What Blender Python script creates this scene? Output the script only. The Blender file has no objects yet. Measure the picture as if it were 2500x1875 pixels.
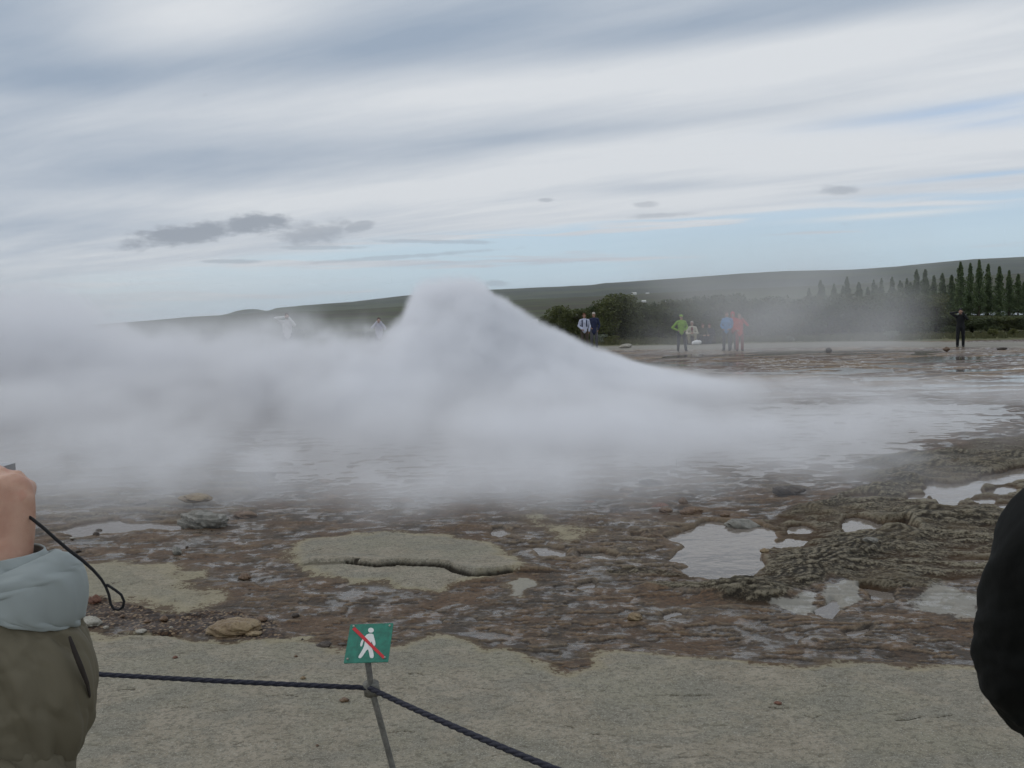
import bpy, math, random
import numpy as np
from mathutils import Vector, Matrix, Euler

# ------------------------------------------------------------------ camera
S = bpy.context.scene
COL = S.collection
F = 2453.0                       # focal length in the units of the 2500 wide frame
CAMH = 1.75
PITCH, ROLL = math.radians(3.88), math.radians(-1.49)
cam_d = bpy.data.cameras.new("camera")
cam = bpy.data.objects.new("camera", cam_d)
COL.objects.link(cam)
cam_d.sensor_width = 36.0
cam_d.lens = 36.0 * F / 2500.0
cam_d.clip_start = 0.05
cam_d.clip_end = 60000.0
CAM_M = Matrix.Translation((0, 0, CAMH)) @ Matrix.Rotation(math.pi / 2 - PITCH, 4, 'X') @ Matrix.Rotation(ROLL, 4, 'Z')
cam.matrix_world = CAM_M
S.camera = cam

# ------------------------------------------------------------------ render / exposure
S.render.engine = 'CYCLES'
S.view_settings.view_transform = 'Standard'
S.view_settings.look = 'None'
S.view_settings.exposure = 0.0
S.view_settings.gamma = 1.0
S.cycles.use_adaptive_sampling = True
S.cycles.adaptive_threshold = 0.02
S.cycles.use_denoising = True
S.cycles.max_bounces = 12
S.cycles.diffuse_bounces = 3
S.cycles.glossy_bounces = 3
S.cycles.transparent_max_bounces = 12
S.cycles.volume_bounces = 6
S.cycles.volume_step_rate = 6.0
S.cycles.volume_max_steps = 256
S.cycles.caustics_reflective = False
S.cycles.caustics_refractive = False


# ------------------------------------------------------------------ node helper
class Sock:
    def __init__(s, t, k): s.t, s.k = t, k
    def _m(s, op, *o): return s.t.math(op, s, *o)
    def __add__(s, o): return s._m('ADD', o)
    __radd__ = __add__
    def __sub__(s, o): return s._m('SUBTRACT', o)
    def __rsub__(s, o): return s.t.math('SUBTRACT', o, s)
    def __mul__(s, o): return s._m('MULTIPLY', o)
    __rmul__ = __mul__
    def __truediv__(s, o): return s._m('DIVIDE', o)
    def __rtruediv__(s, o): return s.t.math('DIVIDE', o, s)
    def __pow__(s, o): return s._m('POWER', o)
    def sq(s): return s._m('MULTIPLY', s)
    def abs(s): return s._m('ABSOLUTE')
    def exp(s): return s._m('EXPONENT')
    def mx(s, o): return s._m('MAXIMUM', o)
    def mn(s, o): return s._m('MINIMUM', o)


class T:
    """A small wrapper that wires math nodes."""
    def __init__(s, tree): s.tree = tree
    def node(s, typ, **kw):
        n = s.tree.nodes.new(typ)
        for k, v in kw.items(): setattr(n, k, v)
        return n
    def put(s, inp, v):
        if isinstance(v, Sock): s.tree.links.new(v.k, inp)
        elif v is not None:
            if isinstance(v, (tuple, list)) and len(v) == 3 and inp.type == 'RGBA': v = (*v, 1)
            inp.default_value = v
    def math(s, op, *a):
        n = s.node('ShaderNodeMath', operation=op)
        for i, v in enumerate(a): s.put(n.inputs[i], v)
        return Sock(s, n.outputs[0])
    def sep(s, v):
        n = s.node('ShaderNodeSeparateXYZ'); s.put(n.inputs[0], v)
        return [Sock(s, o) for o in n.outputs]
    def comb(s, x, y, z):
        n = s.node('ShaderNodeCombineXYZ')
        for i, v in enumerate((x, y, z)): s.put(n.inputs[i], v)
        return Sock(s, n.outputs[0])
    def noise(s, vec, scale=1.0, detail=3.0, rough=0.5, dist=0.0, out=0):
        n = s.node('ShaderNodeTexNoise')
        s.put(n.inputs['Vector'], vec); s.put(n.inputs['Scale'], scale); s.put(n.inputs['Detail'], detail)
        s.put(n.inputs['Roughness'], rough); s.put(n.inputs['Distortion'], dist)
        return Sock(s, n.outputs[out])
    def vor(s, vec, scale=1.0, feature='F1', out=0, rnd=1.0):
        n = s.node('ShaderNodeTexVoronoi', feature=feature)
        s.put(n.inputs['Vector'], vec); s.put(n.inputs['Scale'], scale); s.put(n.inputs['Randomness'], rnd)
        return Sock(s, n.outputs[out])
    def ramp(s, v, a, b, lo=0.0, hi=1.0, smooth=True):
        n = s.node('ShaderNodeMapRange', interpolation_type='SMOOTHSTEP' if smooth else 'LINEAR')
        for i, q in enumerate((v, a, b, lo, hi)): s.put(n.inputs[i], q)
        return Sock(s, n.outputs[0])
    def curve(s, v, pts):
        """pts in real units; returns the piecewise profile y(x)."""
        x0, x1 = pts[0][0], pts[-1][0]
        ys = [p[1] for p in pts]; y0, y1 = min(ys), max(ys)
        n = s.node('ShaderNodeFloatCurve')
        c = n.mapping.curves[0]
        n.mapping.extend = 'HORIZONTAL'
        q = [((x - x0) / (x1 - x0), (y - y0) / (y1 - y0)) for x, y in pts]
        c.points[0].location = q[0]; c.points[1].location = q[-1]
        for p in q[1:-1]: c.points.new(*p)
        n.mapping.update()
        s.put(n.inputs[1], s.ramp(v, x0, x1, 0, 1, smooth=False))
        return Sock(s, n.outputs[0]) * (y1 - y0) + y0
    def mix(s, f, a, b):
        n = s.node('ShaderNodeMix', data_type='RGBA')
        s.put(n.inputs[0], f); s.put(n.inputs[6], a); s.put(n.inputs[7], b)
        return Sock(s, n.outputs[2])
    def mul_col(s, a, b):
        n = s.node('ShaderNodeMix', data_type='RGBA', blend_type='MULTIPLY')
        n.inputs[0].default_value = 1.0
        s.put(n.inputs[6], a); s.put(n.inputs[7], b)
        return Sock(s, n.outputs[2])
    def bump(s, h, dist=0.01, strength=1.0, normal=None):
        n = s.node('ShaderNodeBump')
        s.put(n.inputs['Height'], h); n.inputs['Distance'].default_value = dist
        s.put(n.inputs['Strength'], strength)
        if normal: s.put(n.inputs['Normal'], normal)
        return Sock(s, n.outputs[0])


# ------------------------------------------------------------------ world: sky with layered cloud
SUN_EL, SUN_AZ = math.radians(38), math.radians(-55)     # azimuth from +Y towards +X
world = bpy.data.worlds.new("World")
S.world = world
world.use_nodes = True
wt = T(world.node_tree)
for n in list(world.node_tree.nodes): world.node_tree.nodes.remove(n)
w_out = wt.node('ShaderNodeOutputWorld'); w_bg = wt.node('ShaderNodeBackground')
world.node_tree.links.new(w_bg.outputs[0], w_out.inputs[0])
skyt = wt.node('ShaderNodeTexSky', sky_type='NISHITA')
skyt.sun_disc = False
skyt.sun_elevation = SUN_EL
skyt.sun_rotation = SUN_AZ
skyt.ozone_density = 1.5; skyt.air_density = 1.2; skyt.dust_density = 2.0
tc = wt.node('ShaderNodeTexCoord')
dx, dy, dz = wt.sep(Sock(wt, tc.outputs['Generated']))
up = dz.mx(0.0) + 0.035
px, py = dx / up, dy / up                       # cloud deck coordinates
a = math.radians(-52)                           # streets of cloud run towards this azimuth
u = px * math.sin(a) + py * math.cos(a)         # along
v = px * math.cos(a) - py * math.sin(a)         # across
az = wt.math('ARCTAN2', dx, dy)
el = wt.math('ARCSINE', dz)
warp = wt.noise(wt.comb(u * 0.16, v * 0.35, 3.1), 1.0, 3, 0.5) - 0.5
vv = v + warp * 1.6
n_big = wt.noise(wt.comb(u * 0.10, vv * 0.55, 0.7), 1.0, 4, 0.5)
n_mid = wt.noise(wt.comb(u * 0.16, vv * 1.3, 5.7), 1.0, 5, 0.55)
n_fin = wt.noise(wt.comb(u * 0.8, vv * 2.4, 9.3), 1.0, 6, 0.6)
soft = n_big * 0.6 + n_mid * 0.3 + n_fin * 0.10 - 0.5


def blob(zx, zy, rx, ry, tilt, k=1.0):
    """soft ellipse on the sky dome, placed by the direction in which it was seen"""
    r = CAM_M.to_3x3() @ Vector(((zx * 1.13 - 1250) / F, (937.5 - zy * 1.13) / F, -1.0)); r.normalize()
    a_, e_ = az - math.atan2(r.x, r.y), el - math.asin(r.z)
    t_ = math.radians(tilt - 1.0)
    k1, k2 = 1.13 / F * rx, 1.13 / F * ry
    A = a_ * (math.cos(t_) / k1) + e_ * (math.sin(t_) / k1)
    B = e_ * (math.cos(t_) / k2) - a_ * (math.sin(t_) / k2)
    return ((A.sq() + B.sq()) * -1.0).exp() * k

# grey bellies and bright gaps of the deck as they lay that day, softened by streaky noise
shade = soft * 2.2 + 0.27 + (n_fin - 0.5) * 0.6
for q in ((40, 80, 230, 120, 8, .60), (400, 45, 250, 60, 12, -.42), (950, 45, 420, 50, 12, .34), (650, 130, 520, 50, 8, .36), (1900, 5, 500, 34, 4, .34), (1450, 62, 330, 26, 8, .20),
          (1700, 120, 620, 55, 5, -.42), (1000, 190, 320, 38, 8, -.32), (60, 222, 220, 30, 8, -.22), (120, 345, 480, 75, 3, .32), (700, 340, 480, 42, 6, .30), (1150, 292, 360, 26, 5, .32),
          (1550, 255, 400, 18, 5, .22), (1700, 335, 700, 48, 3, -.36), (600, 430, 560, 26, 3, -.26), (90, 480, 300, 34, 0, .25), (1400, 405, 130, 10, 2, .22), (1950, 258, 240, 22, 2, .22), (1400, 440, 500, 22, 2, -.25)):
    shade = shade + blob(*q)
shade = shade.mx(0.0).mn(1.0)
edeg = el * (180 / math.pi)
cloud = wt.mix(shade, (0.72, 0.75, 0.785), (0.33, 0.405, 0.51))
streak = wt.noise(wt.comb(az * 3.0, el * 85.0 + wt.noise(wt.comb(az * 4, el * 18, 0), 1.0, 3) * 1.6, 1.3), 1.0, 5, 0.55)
top = wt.curve(az * (180 / math.pi), [(-60, 2.4), (-27, 2.4), (-21, 2.9), (-8, 4.3), (4, 5.0), (27, 5.9), (60, 6)])
blue_w = wt.ramp(edeg - top + (streak - 0.5) * 3.0, 0.35, -0.55)
blue_w = blue_w * wt.ramp(streak + wt.ramp(az, -0.5, 0.3, 0.0, 0.10, smooth=False), 0.42, 0.52)
low = wt.ramp(edeg, 2.4, 0.6) * wt.ramp(az, -0.1, 0.2)
blue_w = blue_w * (1.0 - low * 0.8)
blue_w = blue_w * wt.ramp(az, -0.45, 0.0, 0.75, 1.0)
hi = blob(2120, 232, 250, 17, 3, 0.75) + blob(2130, 378, 170, 6, 2, .9) + blob(2160, 262, 160, 14, 0, .5)
blue_w = (blue_w + hi * wt.ramp(n_fin, 0.3, 0.6, 0.5, 1.1)).mx(0.0).mn(1.0)
sk = wt.mul_col(Sock(wt, skyt.outputs[0]), (0.085, 0.085, 0.085))
bluec = wt.mix(wt.ramp(edeg, 2.5, 9), (0.58, 0.77, 0.90), (0.42, 0.58, 0.82))
bluec = wt.mix(0.12, bluec, sk)
col = wt.mix(blue_w * 0.85, cloud, bluec)
# small low clouds
lump = wt.noise(wt.comb(az * 30, el * 75, 2.2), 1.0, 6, 0.62) - 0.5
lump2 = wt.noise(wt.comb(az * 90, el * 200, 7.2), 1.0, 4, 0.6) - 0.5
def small(zx, zy, rx, ry, tilt, k=1.0):
    return wt.ramp(blob(zx, zy, rx, ry, tilt) + lump * 1.5 + lump2 * 0.55, 0.26, 0.80) * k
sm = small(420, 503, 150, 21, 10, 0.8).mx(small(540, 484, 85, 22, 4, 0.8)).mx(small(680, 502, 85, 27, 4, 0.55)).mx(small(770, 492, 40, 12, 14, 0.5))
for q in ((1815, 410, 45, 11, 0, .45), (1390, 442, 32, 7, 0, .35), (1180, 432, 18, 5, 0, .4), (490, 565, 70, 5, 0, .45), (850, 556, 260, 6, 4, .35), (690, 535, 110, 5, 0, .35),
          (940, 522, 130, 5, -1, .35), (1440, 465, 80, 6, 2, .3), (1070, 612, 30, 8, 0, .4)):
    sm = sm.mx(small(*q))
col = wt.mix(sm * 1.1, col, (0.30, 0.335, 0.39))
col = wt.mix(blob(150, 640, 500, 45, 3, .55), col, (0.72, 0.755, 0.775))
col = wt.mix(blob(1930, 464, 160, 6, 2, .8), col, (0.76, 0.79, 0.81))
# below the horizon the air keeps the ground's tone
col = wt.mix(wt.ramp(dz, -0.05, -0.005), (0.16, 0.16, 0.15), col)
wt.put(w_bg.inputs[0], col)
w_bg.inputs[1].default_value = 1.0

sun_d = bpy.data.lights.new("sun", 'SUN')
sun_d.energy = 0.6
sun_d.angle = math.radians(25)
sun_d.color = (1.0, 0.96, 0.9)
sun = bpy.data.objects.new("sun", sun_d)
COL.objects.link(sun)
sd = Vector((math.sin(SUN_AZ) * math.cos(SUN_EL), math.cos(SUN_AZ) * math.cos(SUN_EL), math.sin(SUN_EL)))
sun.rotation_euler = sd.to_track_quat('Z', 'Y').to_euler()
sun.location = sd * 50
# ------------------------------------------------------------------ picture to place (for measuring only: every point gets its own real distance)
R3 = CAM_M.to_3x3()
def ray(px, py):
    return R3 @ Vector(((px - 1250) / F, (937.5 - py) / F, -1.0))
def gp(px, py, z=0.0):
    r = ray(px, py); k = (z - CAMH) / r.z
    return (r.x * k, r.y * k)
def at(px, py, Y):
    r = ray(px, py); k = Y / r.y
    return Vector((r.x * k, Y, CAMH + r.z * k))
def C2(p): return (600 + p[0] / 2.141, 1100 + p[1] / 2.141)
def C3(p): return (1200 + p[0] / 2.766, 1100 + p[1] / 2.766)
def C4(p): return (1800 + p[0] / 1.793, 950 + p[1] / 1.793)
def C5(p): return (1900 + p[0] / 3.687, 1050 + p[1] / 3.687)
def C1(p): return (p[0] / 2.011, 1050 + p[1] / 2.011)
def poly(pts, f=None, z=0.0):
    return np.array([gp(*(f(p) if f else p), z) for p in pts])


# ------------------------------------------------------------------ noise in numpy
def _h(ix, iy, seed):
    h = (ix.astype(np.int64) * 374761393 + iy.astype(np.int64) * 668265263 + seed * 144665) & 0xffffffff
    h = ((h ^ (h >> 13)) * 1274126177) & 0xffffffff
    return h ^ (h >> 16)
def pn(x, y, seed=0):
    x0, y0 = np.floor(x), np.floor(y)
    fx, fy = x - x0, y - y0
    ix, iy = x0.astype(np.int64), y0.astype(np.int64)
    u_, v_ = fx * fx * fx * (fx * (fx * 6 - 15) + 10), fy * fy * fy * (fy * (fy * 6 - 15) + 10)
    r = []
    for a_, b_ in ((0, 0), (1, 0), (0, 1), (1, 1)):
        th = (_h(ix + a_, iy + b_, seed) & 0xffff) * (2 * math.pi / 65536)
        r.append(np.cos(th) * (fx - a_) + np.sin(th) * (fy - b_))
    return ((r[0] * (1 - u_) + r[1] * u_) * (1 - v_) + (r[2] * (1 - u_) + r[3] * u_) * v_) * 1.5
def fbm(x, y, lam, octs, seed=0, cell=None, gain=0.5, ridge=False):
    s, amp, tot = np.zeros_like(x), 1.0, 0.0
    for k in range(octs):
        l = lam / 2 ** k
        n = pn(x / l + 17.3 * k, y / l - 9.1 * k, seed + k)
        if ridge: n = 1 - 2 * np.abs(n) - 0.35
        w = 1.0 if cell is None else np.clip((l / (2.2 * cell)) - 0.6, 0, 1)
        s += n * amp * w; tot += amp; amp *= gain
    return s / tot
def sdist(X, Y, P, pad=1.5):
    """signed distance to a polygon (negative inside), exact only near it"""
    d = np.full(X.shape, 9.0)
    m = (X > P[:, 0].min() - pad) & (X < P[:, 0].max() + pad) & (Y > P[:, 1].min() - pad) & (Y < P[:, 1].max() + pad)
    x, y = X[m], Y[m]
    dd = np.full(x.shape, 1e9); ins = np.zeros(x.shape, bool)
    for i in range(len(P)):
        ax, ay = P[i]; bx, by = P[(i + 1) % len(P)]
        ex, ey = bx - ax, by - ay
        t_ = np.clip(((x - ax) * ex + (y - ay) * ey) / (ex * ex + ey * ey + 1e-12), 0, 1)
        dd = np.minimum(dd, (x - ax - t_ * ex) ** 2 + (y - ay - t_ * ey) ** 2)
        c = ((ay > y) != (by > y)) & (x < (bx - ax) * (y - ay) / (by - ay + 1e-12) + ax)
        ins ^= c
    dd = np.sqrt(dd)
    d[m] = np.where(ins, -dd, dd)
    return d
def ldist(X, Y, P, pad=0.6):
    """distance to a polyline, and the signed side in y"""
    d = np.full(X.shape, 9.0); side = np.zeros(X.shape)
    m = (X > P[:, 0].min() - pad) & (X < P[:, 0].max() + pad) & (Y > P[:, 1].min() - pad) & (Y < P[:, 1].max() + pad)
    x, y = X[m], Y[m]
    dd = np.full(x.shape, 1e9)
    for i in range(len(P) - 1):
        ax, ay = P[i]; bx, by = P[i + 1]
        ex, ey = bx - ax, by - ay
        t_ = np.clip(((x - ax) * ex + (y - ay) * ey) / (ex * ex + ey * ey + 1e-12), 0, 1)
        dd = np.minimum(dd, (x - ax - t_ * ex) ** 2 + (y - ay - t_ * ey) ** 2)
    yl = np.interp(x, P[:, 0], P[:, 1])
    d[m] = np.sqrt(dd); side[m] = y - yl
    return d, side
def sst(x, a_, b_):
    t_ = np.clip((x - a_) / (b_ - a_), 0, 1)
    return t_ * t_ * (3 - 2 * t_)


# ------------------------------------------------------------------ the ground sheet
NR = 760
rows = np.concatenate([np.linspace(-24, 0.5, 12), np.linspace(1.0, 3.3, 30),
                       1.0 / np.linspace(1 / 3.4, 1 / 62.0, NR),
                       np.geomspace(64, 14000, 70)])
tt = np.concatenate([-np.geomspace(8, 0.66, 30), np.linspace(-0.65, 0.65, 1150), np.geomspace(0.66, 8, 30)])
YY, TT = np.meshgrid(rows, tt, indexing='ij')
XX = TT * np.maximum(YY + 0.3, 3.2)
cell = np.maximum(np.gradient(rows)[:, None] * np.ones_like(XX) * 0.6, np.maximum(YY, 3.2) * 0.00113)
wob = fbm(XX, YY, 0.35, 5, 3, cell) * 0.10                     # makes every drawn border ragged
wobL = fbm(XX, YY, 1.2, 3, 8, cell) * 0.25

P_shelf = poly([(-900, 1545), (100, 1560), (250, 1556), (440, 1568), (600, 1578), (693, 1576), (824, 1590), (900, 1602), (969, 1595), (1011, 1576), (1067, 1569),
                (1184, 1572), (1221, 1595), (1277, 1618), (1308, 1635), (1394, 1644), (1430, 1636), (1460, 1620), (1489, 1610), (1525, 1606),
                (1598, 1613), (1670, 1620), (1796, 1630), (1967, 1633), (2135, 1639), (2218, 1644), (2240, 1633), (2302, 1636), (2400, 1640), (3600, 1660)])
P_shelf = np.vstack([P_shelf, [[40, 3.0], [40, -30], [-40, -30], [-40, 3.0]]])
P_oval = poly([(190, 590), (230, 520), (350, 480), (560, 450), (800, 445), (1000, 460), (1200, 480), (1310, 520), (1400, 570), (1430, 620),
               (1380, 655), (1240, 690), (1150, 700), (1000, 740), (800, 740), (600, 715), (450, 700), (350, 660), (250, 610)], C2)
P_pale3 = poly([(1400, 670), (1500, 690), (1530, 730), (1440, 790), (1350, 780), (1400, 730)], C2)
P_leftdry = poly([(150, 1395), (300, 1382), (420, 1390), (485, 1400), (470, 1430), (545, 1470), (520, 1510), (400, 1505), (300, 1490), (180, 1500), (60, 1480)])
P_pool = poly([(1180, 590), (1330, 535), (1480, 480), (1550, 490), (1700, 505), (1830, 510), (1900, 540), (1930, 590), (1910, 640), (1820, 690), (1820, 740), (1860, 790),
               (1780, 840), (1650, 890), (1500, 885), (1350, 865), (1250, 810), (1340, 785), (1210, 740), (1250, 690), (1305, 650)], C3)
P_lpool = poly([(370, 470), (560, 440), (680, 455), (880, 460), (930, 495), (700, 500), (500, 512), (400, 530), (260, 500)], C1)
P_lake = poly([(610, 1232), (700, 1215), (860, 1212), (1000, 1222), (1200, 1232), (1400, 1238), (1600, 1246), (1750, 1262), (1890, 1266), (1985, 1240), (2044, 1222), (2073, 1198),
               (2130, 1180), (2150, 1120), (2290, 1080), (2500, 1020), (2500, 985), (1200, 985), (600, 1050), (560, 1130), (520, 1200)])
P_ridge = poly([(1640, 1432), (1700, 1446), (1800, 1478), (1884, 1484), (1984, 1441), (2045, 1413), (2110, 1432), (2179, 1443), (2246, 1443), (2302, 1424), (2413, 1418), (2560, 1425),
                (3100, 1430), (3100, 1030), (2500, 1063), (2377, 1077), (2330, 1096), (2280, 1108), (2193, 1118), (2133, 1148), (2205, 1172), (2130, 1185), (2073, 1202), (2044, 1226),
                (1927, 1253), (1862, 1276), (1900, 1310), (1880, 1340), (1862, 1375), (1858, 1396), (1796, 1425), (1742, 1424)])
P_ridge2 = poly([(2010, 1178), (2050, 1155), (2130, 1150), (2190, 1166), (2180, 1178), (2130, 1182), (2085, 1168), (2060, 1180)])
P_rk = poly([(1865, 1190), (1930, 1178), (1975, 1178), (1982, 1190), (1950, 1208), (1880, 1208)])
RP = [poly(p, C5) for p in (
    [(610, 850), (690, 805), (870, 850), (1000, 860), (1110, 850), (1210, 940), (1060, 915), (900, 915), (780, 950), (650, 955)],
    [(1340, 540), (1400, 480), (1560, 515), (1720, 490), (1980, 400), (2212, 345), (2600, 350), (2600, 450), (2212, 460), (1830, 500), (1770, 580), (1640, 620), (1540, 710), (1450, 640)],
    [(650, 640), (700, 600), (850, 600), (800, 630)],
    [(1210, 600), (1300, 590), (1300, 640), (1200, 640)],
    [(1310, 320), (1420, 300), (1560, 350), (1450, 345)],
    [(1980, 690), (2080, 675), (2150, 700), (2050, 720)],
    [(1900, 550), (2050, 520), (2120, 560), (2020, 590)],
    [(1790, 640), (1900, 620), (1920, 640), (1830, 670)],
    [(30, 1020), (110, 985), (190, 1010), (170, 1050), (60, 1060)],
    [(130, 880), (200, 870), (280, 910), (160, 930)],
    [(1700, 1200), (1850, 1190), (1800, 1220)])]
P_mid = poly([(170, 430), (400, 415), (700, 450), (800, 470), (1000, 470), (1370, 515), (1180, 585), (1290, 650), (1200, 740), (1330, 785), (1240, 830), (1500, 900), (1600, 940),
              (1200, 940), (1000, 880), (700, 860), (300, 780), (60, 720), (-60, 600), (60, 540)], C3)
P_midpale = poly([(190, 470), (300, 450), (520, 520), (730, 545), (640, 590), (560, 620), (480, 640), (330, 580), (180, 500)], C3)
P_wetpools = [poly(p, C3) for p in (
    [(280, 660), (400, 650), (520, 690), (480, 730), (330, 730)], [(590, 700), (760, 690), (860, 720), (800, 745), (620, 740)],
    [(940, 570), (1020, 570), (1010, 600), (950, 600)], [(560, 920), (680, 890), (700, 950), (600, 960)], [(1140, 1110), (1250, 1090), (1300, 1120), (1150, 1160)],
    [(0, 530), (80, 520), (130, 560), (60, 600), (0, 590)])]
P_rpale = poly([(390, 890), (470, 850), (560, 930), (420, 1000), (350, 960)], C4)
P_rpale2 = poly([(730, 920), (860, 890), (1000, 920), (1120, 880), (1120, 1030), (900, 1000), (740, 950)], C4)
P_rpale3 = poly([(165, 950), (340, 905), (370, 960), (300, 1010), (180, 975)], C4)
P_rpool = [poly(p, C4) for p in ([(350, 950), (420, 925), (480, 970), (400, 1015), (340, 990)], [(560, 880), (700, 890), (690, 930), (590, 930)], [(470, 1070), (600, 1035), (580, 1075), (500, 1095)])]
P_lshelf = poly([(-300, 1180), (180, 1150), (420, 1150), (560, 1160), (640, 1172), (610, 1215), (500, 1236), (640, 1250), (560, 1262), (440, 1282), (300, 1268), (180, 1284), (-300, 1290)])
P_gravel = poly([(60, 1500), (250, 1470), (400, 1515), (520, 1500), (660, 1530), (700, 1575), (560, 1575), (440, 1566), (250, 1552), (60, 1556)])
P_path = poly([(900, 868), (1300, 862), (1600, 857), (1760, 858), (1900, 853), (2100, 851), (2350, 852), (2700, 855), (2700, 840), (2250, 839), (2000, 838), (1800, 837), (1600, 838), (1450, 842), (1200, 848), (900, 852)])
P_path = np.vstack([P_path, [[-40, 46], [-40, 56]]])

def ins(P, w=0.03, j=1.0, k=1.0):                              # soft ragged inside-mask
    d_ = sdist(XX, YY, P) + wob * j * k
    return 1 - sst(d_, -w, w)
far_w = sst(YY, 30, 45)

shelf = ins(P_shelf, 0.11, 1.9)
oval = ins(P_oval, 0.13, 1.9)
dry = np.maximum.reduce([shelf, oval, ins(P_leftdry, 0.22, 2.4) * 0.85, ins(P_midpale, 0.2, 2.4) * 0.62, ins(P_pale3, 0.12, 1.8) * 0.8])
pale = np.maximum.reduce([ins(P_pale3, 0.05, 1.5), ins(P_rpale, 0.06, 1.2), ins(P_rpale2, 0.10, 2.0) * 0.9, ins(P_rpale3, 0.05, 1.2)])
ridge = np.maximum(ins(P_ridge, 0.06, 1.3), np.maximum(ins(P_ridge2, 0.05), ins(P_rk, 0.05)))
mid = ins(P_mid, 0.12, 1.5)
lshelf = ins(P_lshelf, 0.06, 1.6)
lake = ins(P_lake, 0.5, 1.5)
gravel = ins(P_gravel, 0.08, 1.5)
pool = ins(P_pool, 0.03, 0.6)
lpool = ins(P_lpool, 0.05, 1.4)
path = ins(P_path, 0.8, 0.0)
rpools = np.maximum.reduce([1 - sst(sdist(XX, YY, p) + wob * 0.9 - 0.045, -0.03, 0.03) for p in RP])
spools = np.maximum.reduce([ins(p, 0.03, 0.9) for p in P_wetpools + P_rpool])

# --- height. z = 0 is the level of the standing water
n_a = fbm(XX, YY * 1.5, 0.9, 7, 11, cell, 0.55)
n_b = fbm(XX, YY * 1.8, 0.30, 6, 23, cell, 0.6)
n_c = fbm(XX, YY, 0.055, 4, 31, cell, 0.6)
n_r = fbm(XX, YY * 1.4, 0.5, 6, 41, cell, 0.55, ridge=True)
def terrace(h, step, sharp=0.72):
    q = h / step; f = np.floor(q); r = q - f
    return (f + sst(r, sharp, 1.0)) * step
strata_dir = XX * 0.10 + YY                                    # the sinter sheets run across the view
n_s = fbm(XX * 0.45, YY * 1.3 + XX * 0.12, 0.42, 6, 57, cell, 0.55)
n_l = fbm(XX * 0.28, YY * 1.2, 2.2, 4, 71, cell, 0.5)

H = 0.023 + 0.015 * n_a + 0.009 * n_b + 0.005 * n_c             # wet flats
H += terrace(0.030 * n_s + 0.010 * n_b, 0.008, 0.86) * 0.9
H = H * (1 - lake) + lake * (-0.007 + 0.020 * (1 - sst(YY + 1.5 * n_l, 9.6, 12.0)) + 0.026 * n_a + 0.042 * n_b + 0.010 * n_l)
dryh = 0.040 + 0.010 * n_l + 0.006 * n_a + 0.0022 * n_b + 0.0012 * n_c + terrace(0.02 * n_s + 0.006 * n_b, 0.006, 0.8) * 0.25
def box(A, r):
    P_ = np.pad(A, ((r + 1, r), (r + 1, r)), mode='edge').cumsum(0).cumsum(1); k = 2 * r + 1
    return (P_[k:, k:] - P_[:-k, k:] - P_[k:, :-k] + P_[:-k, :-k]) / (k * k)
dryw = box(dry, 9)
H = H * (1 - dryw) + dryw * dryh
# the pale island's split slab
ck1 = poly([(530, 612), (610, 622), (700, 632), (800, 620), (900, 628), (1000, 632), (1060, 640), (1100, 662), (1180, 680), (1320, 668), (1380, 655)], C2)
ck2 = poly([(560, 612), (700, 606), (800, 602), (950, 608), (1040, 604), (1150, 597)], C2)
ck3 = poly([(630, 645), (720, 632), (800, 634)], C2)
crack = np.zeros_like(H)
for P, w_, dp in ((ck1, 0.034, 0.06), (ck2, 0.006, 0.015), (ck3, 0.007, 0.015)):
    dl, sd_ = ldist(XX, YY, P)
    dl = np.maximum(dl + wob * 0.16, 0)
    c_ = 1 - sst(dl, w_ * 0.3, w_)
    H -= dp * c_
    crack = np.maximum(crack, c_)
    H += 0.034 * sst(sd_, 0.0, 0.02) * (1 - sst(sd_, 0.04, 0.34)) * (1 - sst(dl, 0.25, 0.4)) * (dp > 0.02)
# small cracks on the foreground shelf and left dry patch
def small_crack(pts, w_=0.008, dp=0.015, f=None, dark=0.55):
    global H, crack
    dl, sd_ = ldist(XX, YY, poly(pts, f))
    dl = np.maximum(dl + wob * 0.12, 0)
    c_ = 1 - sst(dl, w_ * 0.3, w_)
    H -= dp * c_; crack = np.maximum(crack, c_ * dark)
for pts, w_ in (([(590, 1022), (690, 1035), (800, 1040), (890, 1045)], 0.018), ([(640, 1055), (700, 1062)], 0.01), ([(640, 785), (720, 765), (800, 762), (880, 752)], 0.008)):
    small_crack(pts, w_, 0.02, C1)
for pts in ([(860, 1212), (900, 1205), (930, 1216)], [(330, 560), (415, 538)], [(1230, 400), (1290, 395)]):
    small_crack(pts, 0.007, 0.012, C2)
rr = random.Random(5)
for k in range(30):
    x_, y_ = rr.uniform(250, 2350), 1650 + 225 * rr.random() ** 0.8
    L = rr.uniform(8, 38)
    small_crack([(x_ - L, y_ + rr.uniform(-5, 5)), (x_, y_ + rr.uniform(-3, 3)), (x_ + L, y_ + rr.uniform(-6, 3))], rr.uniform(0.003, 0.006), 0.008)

# layered rock on the right, rough and full of holes
n_q = fbm(XX * 0.42 - YY * 0.10, YY * 1.25 + XX * 0.20, 0.30, 6, 203, cell, 0.62)
rk = 0.010 + 0.010 * n_r + 0.034 * n_a + 0.044 * n_b + 0.004 * n_q
n_d = fbm(XX, YY, 0.09, 4, 303, cell, 0.7)
rk = 0.7 * rk + 0.3 * terrace(rk + 0.016 * n_s, 0.016, 0.80) + 0.005 * n_d + 0.005 * n_c
ri = sst(-sdist(XX, YY, P_ridge, 0.8), 0.0, 0.35)
rk = np.maximum(rk, -0.03) + 0.010 + 0.012 * ri
H = H * (1 - ridge) + ridge * rk
ribdark = np.zeros_like(H)
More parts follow.
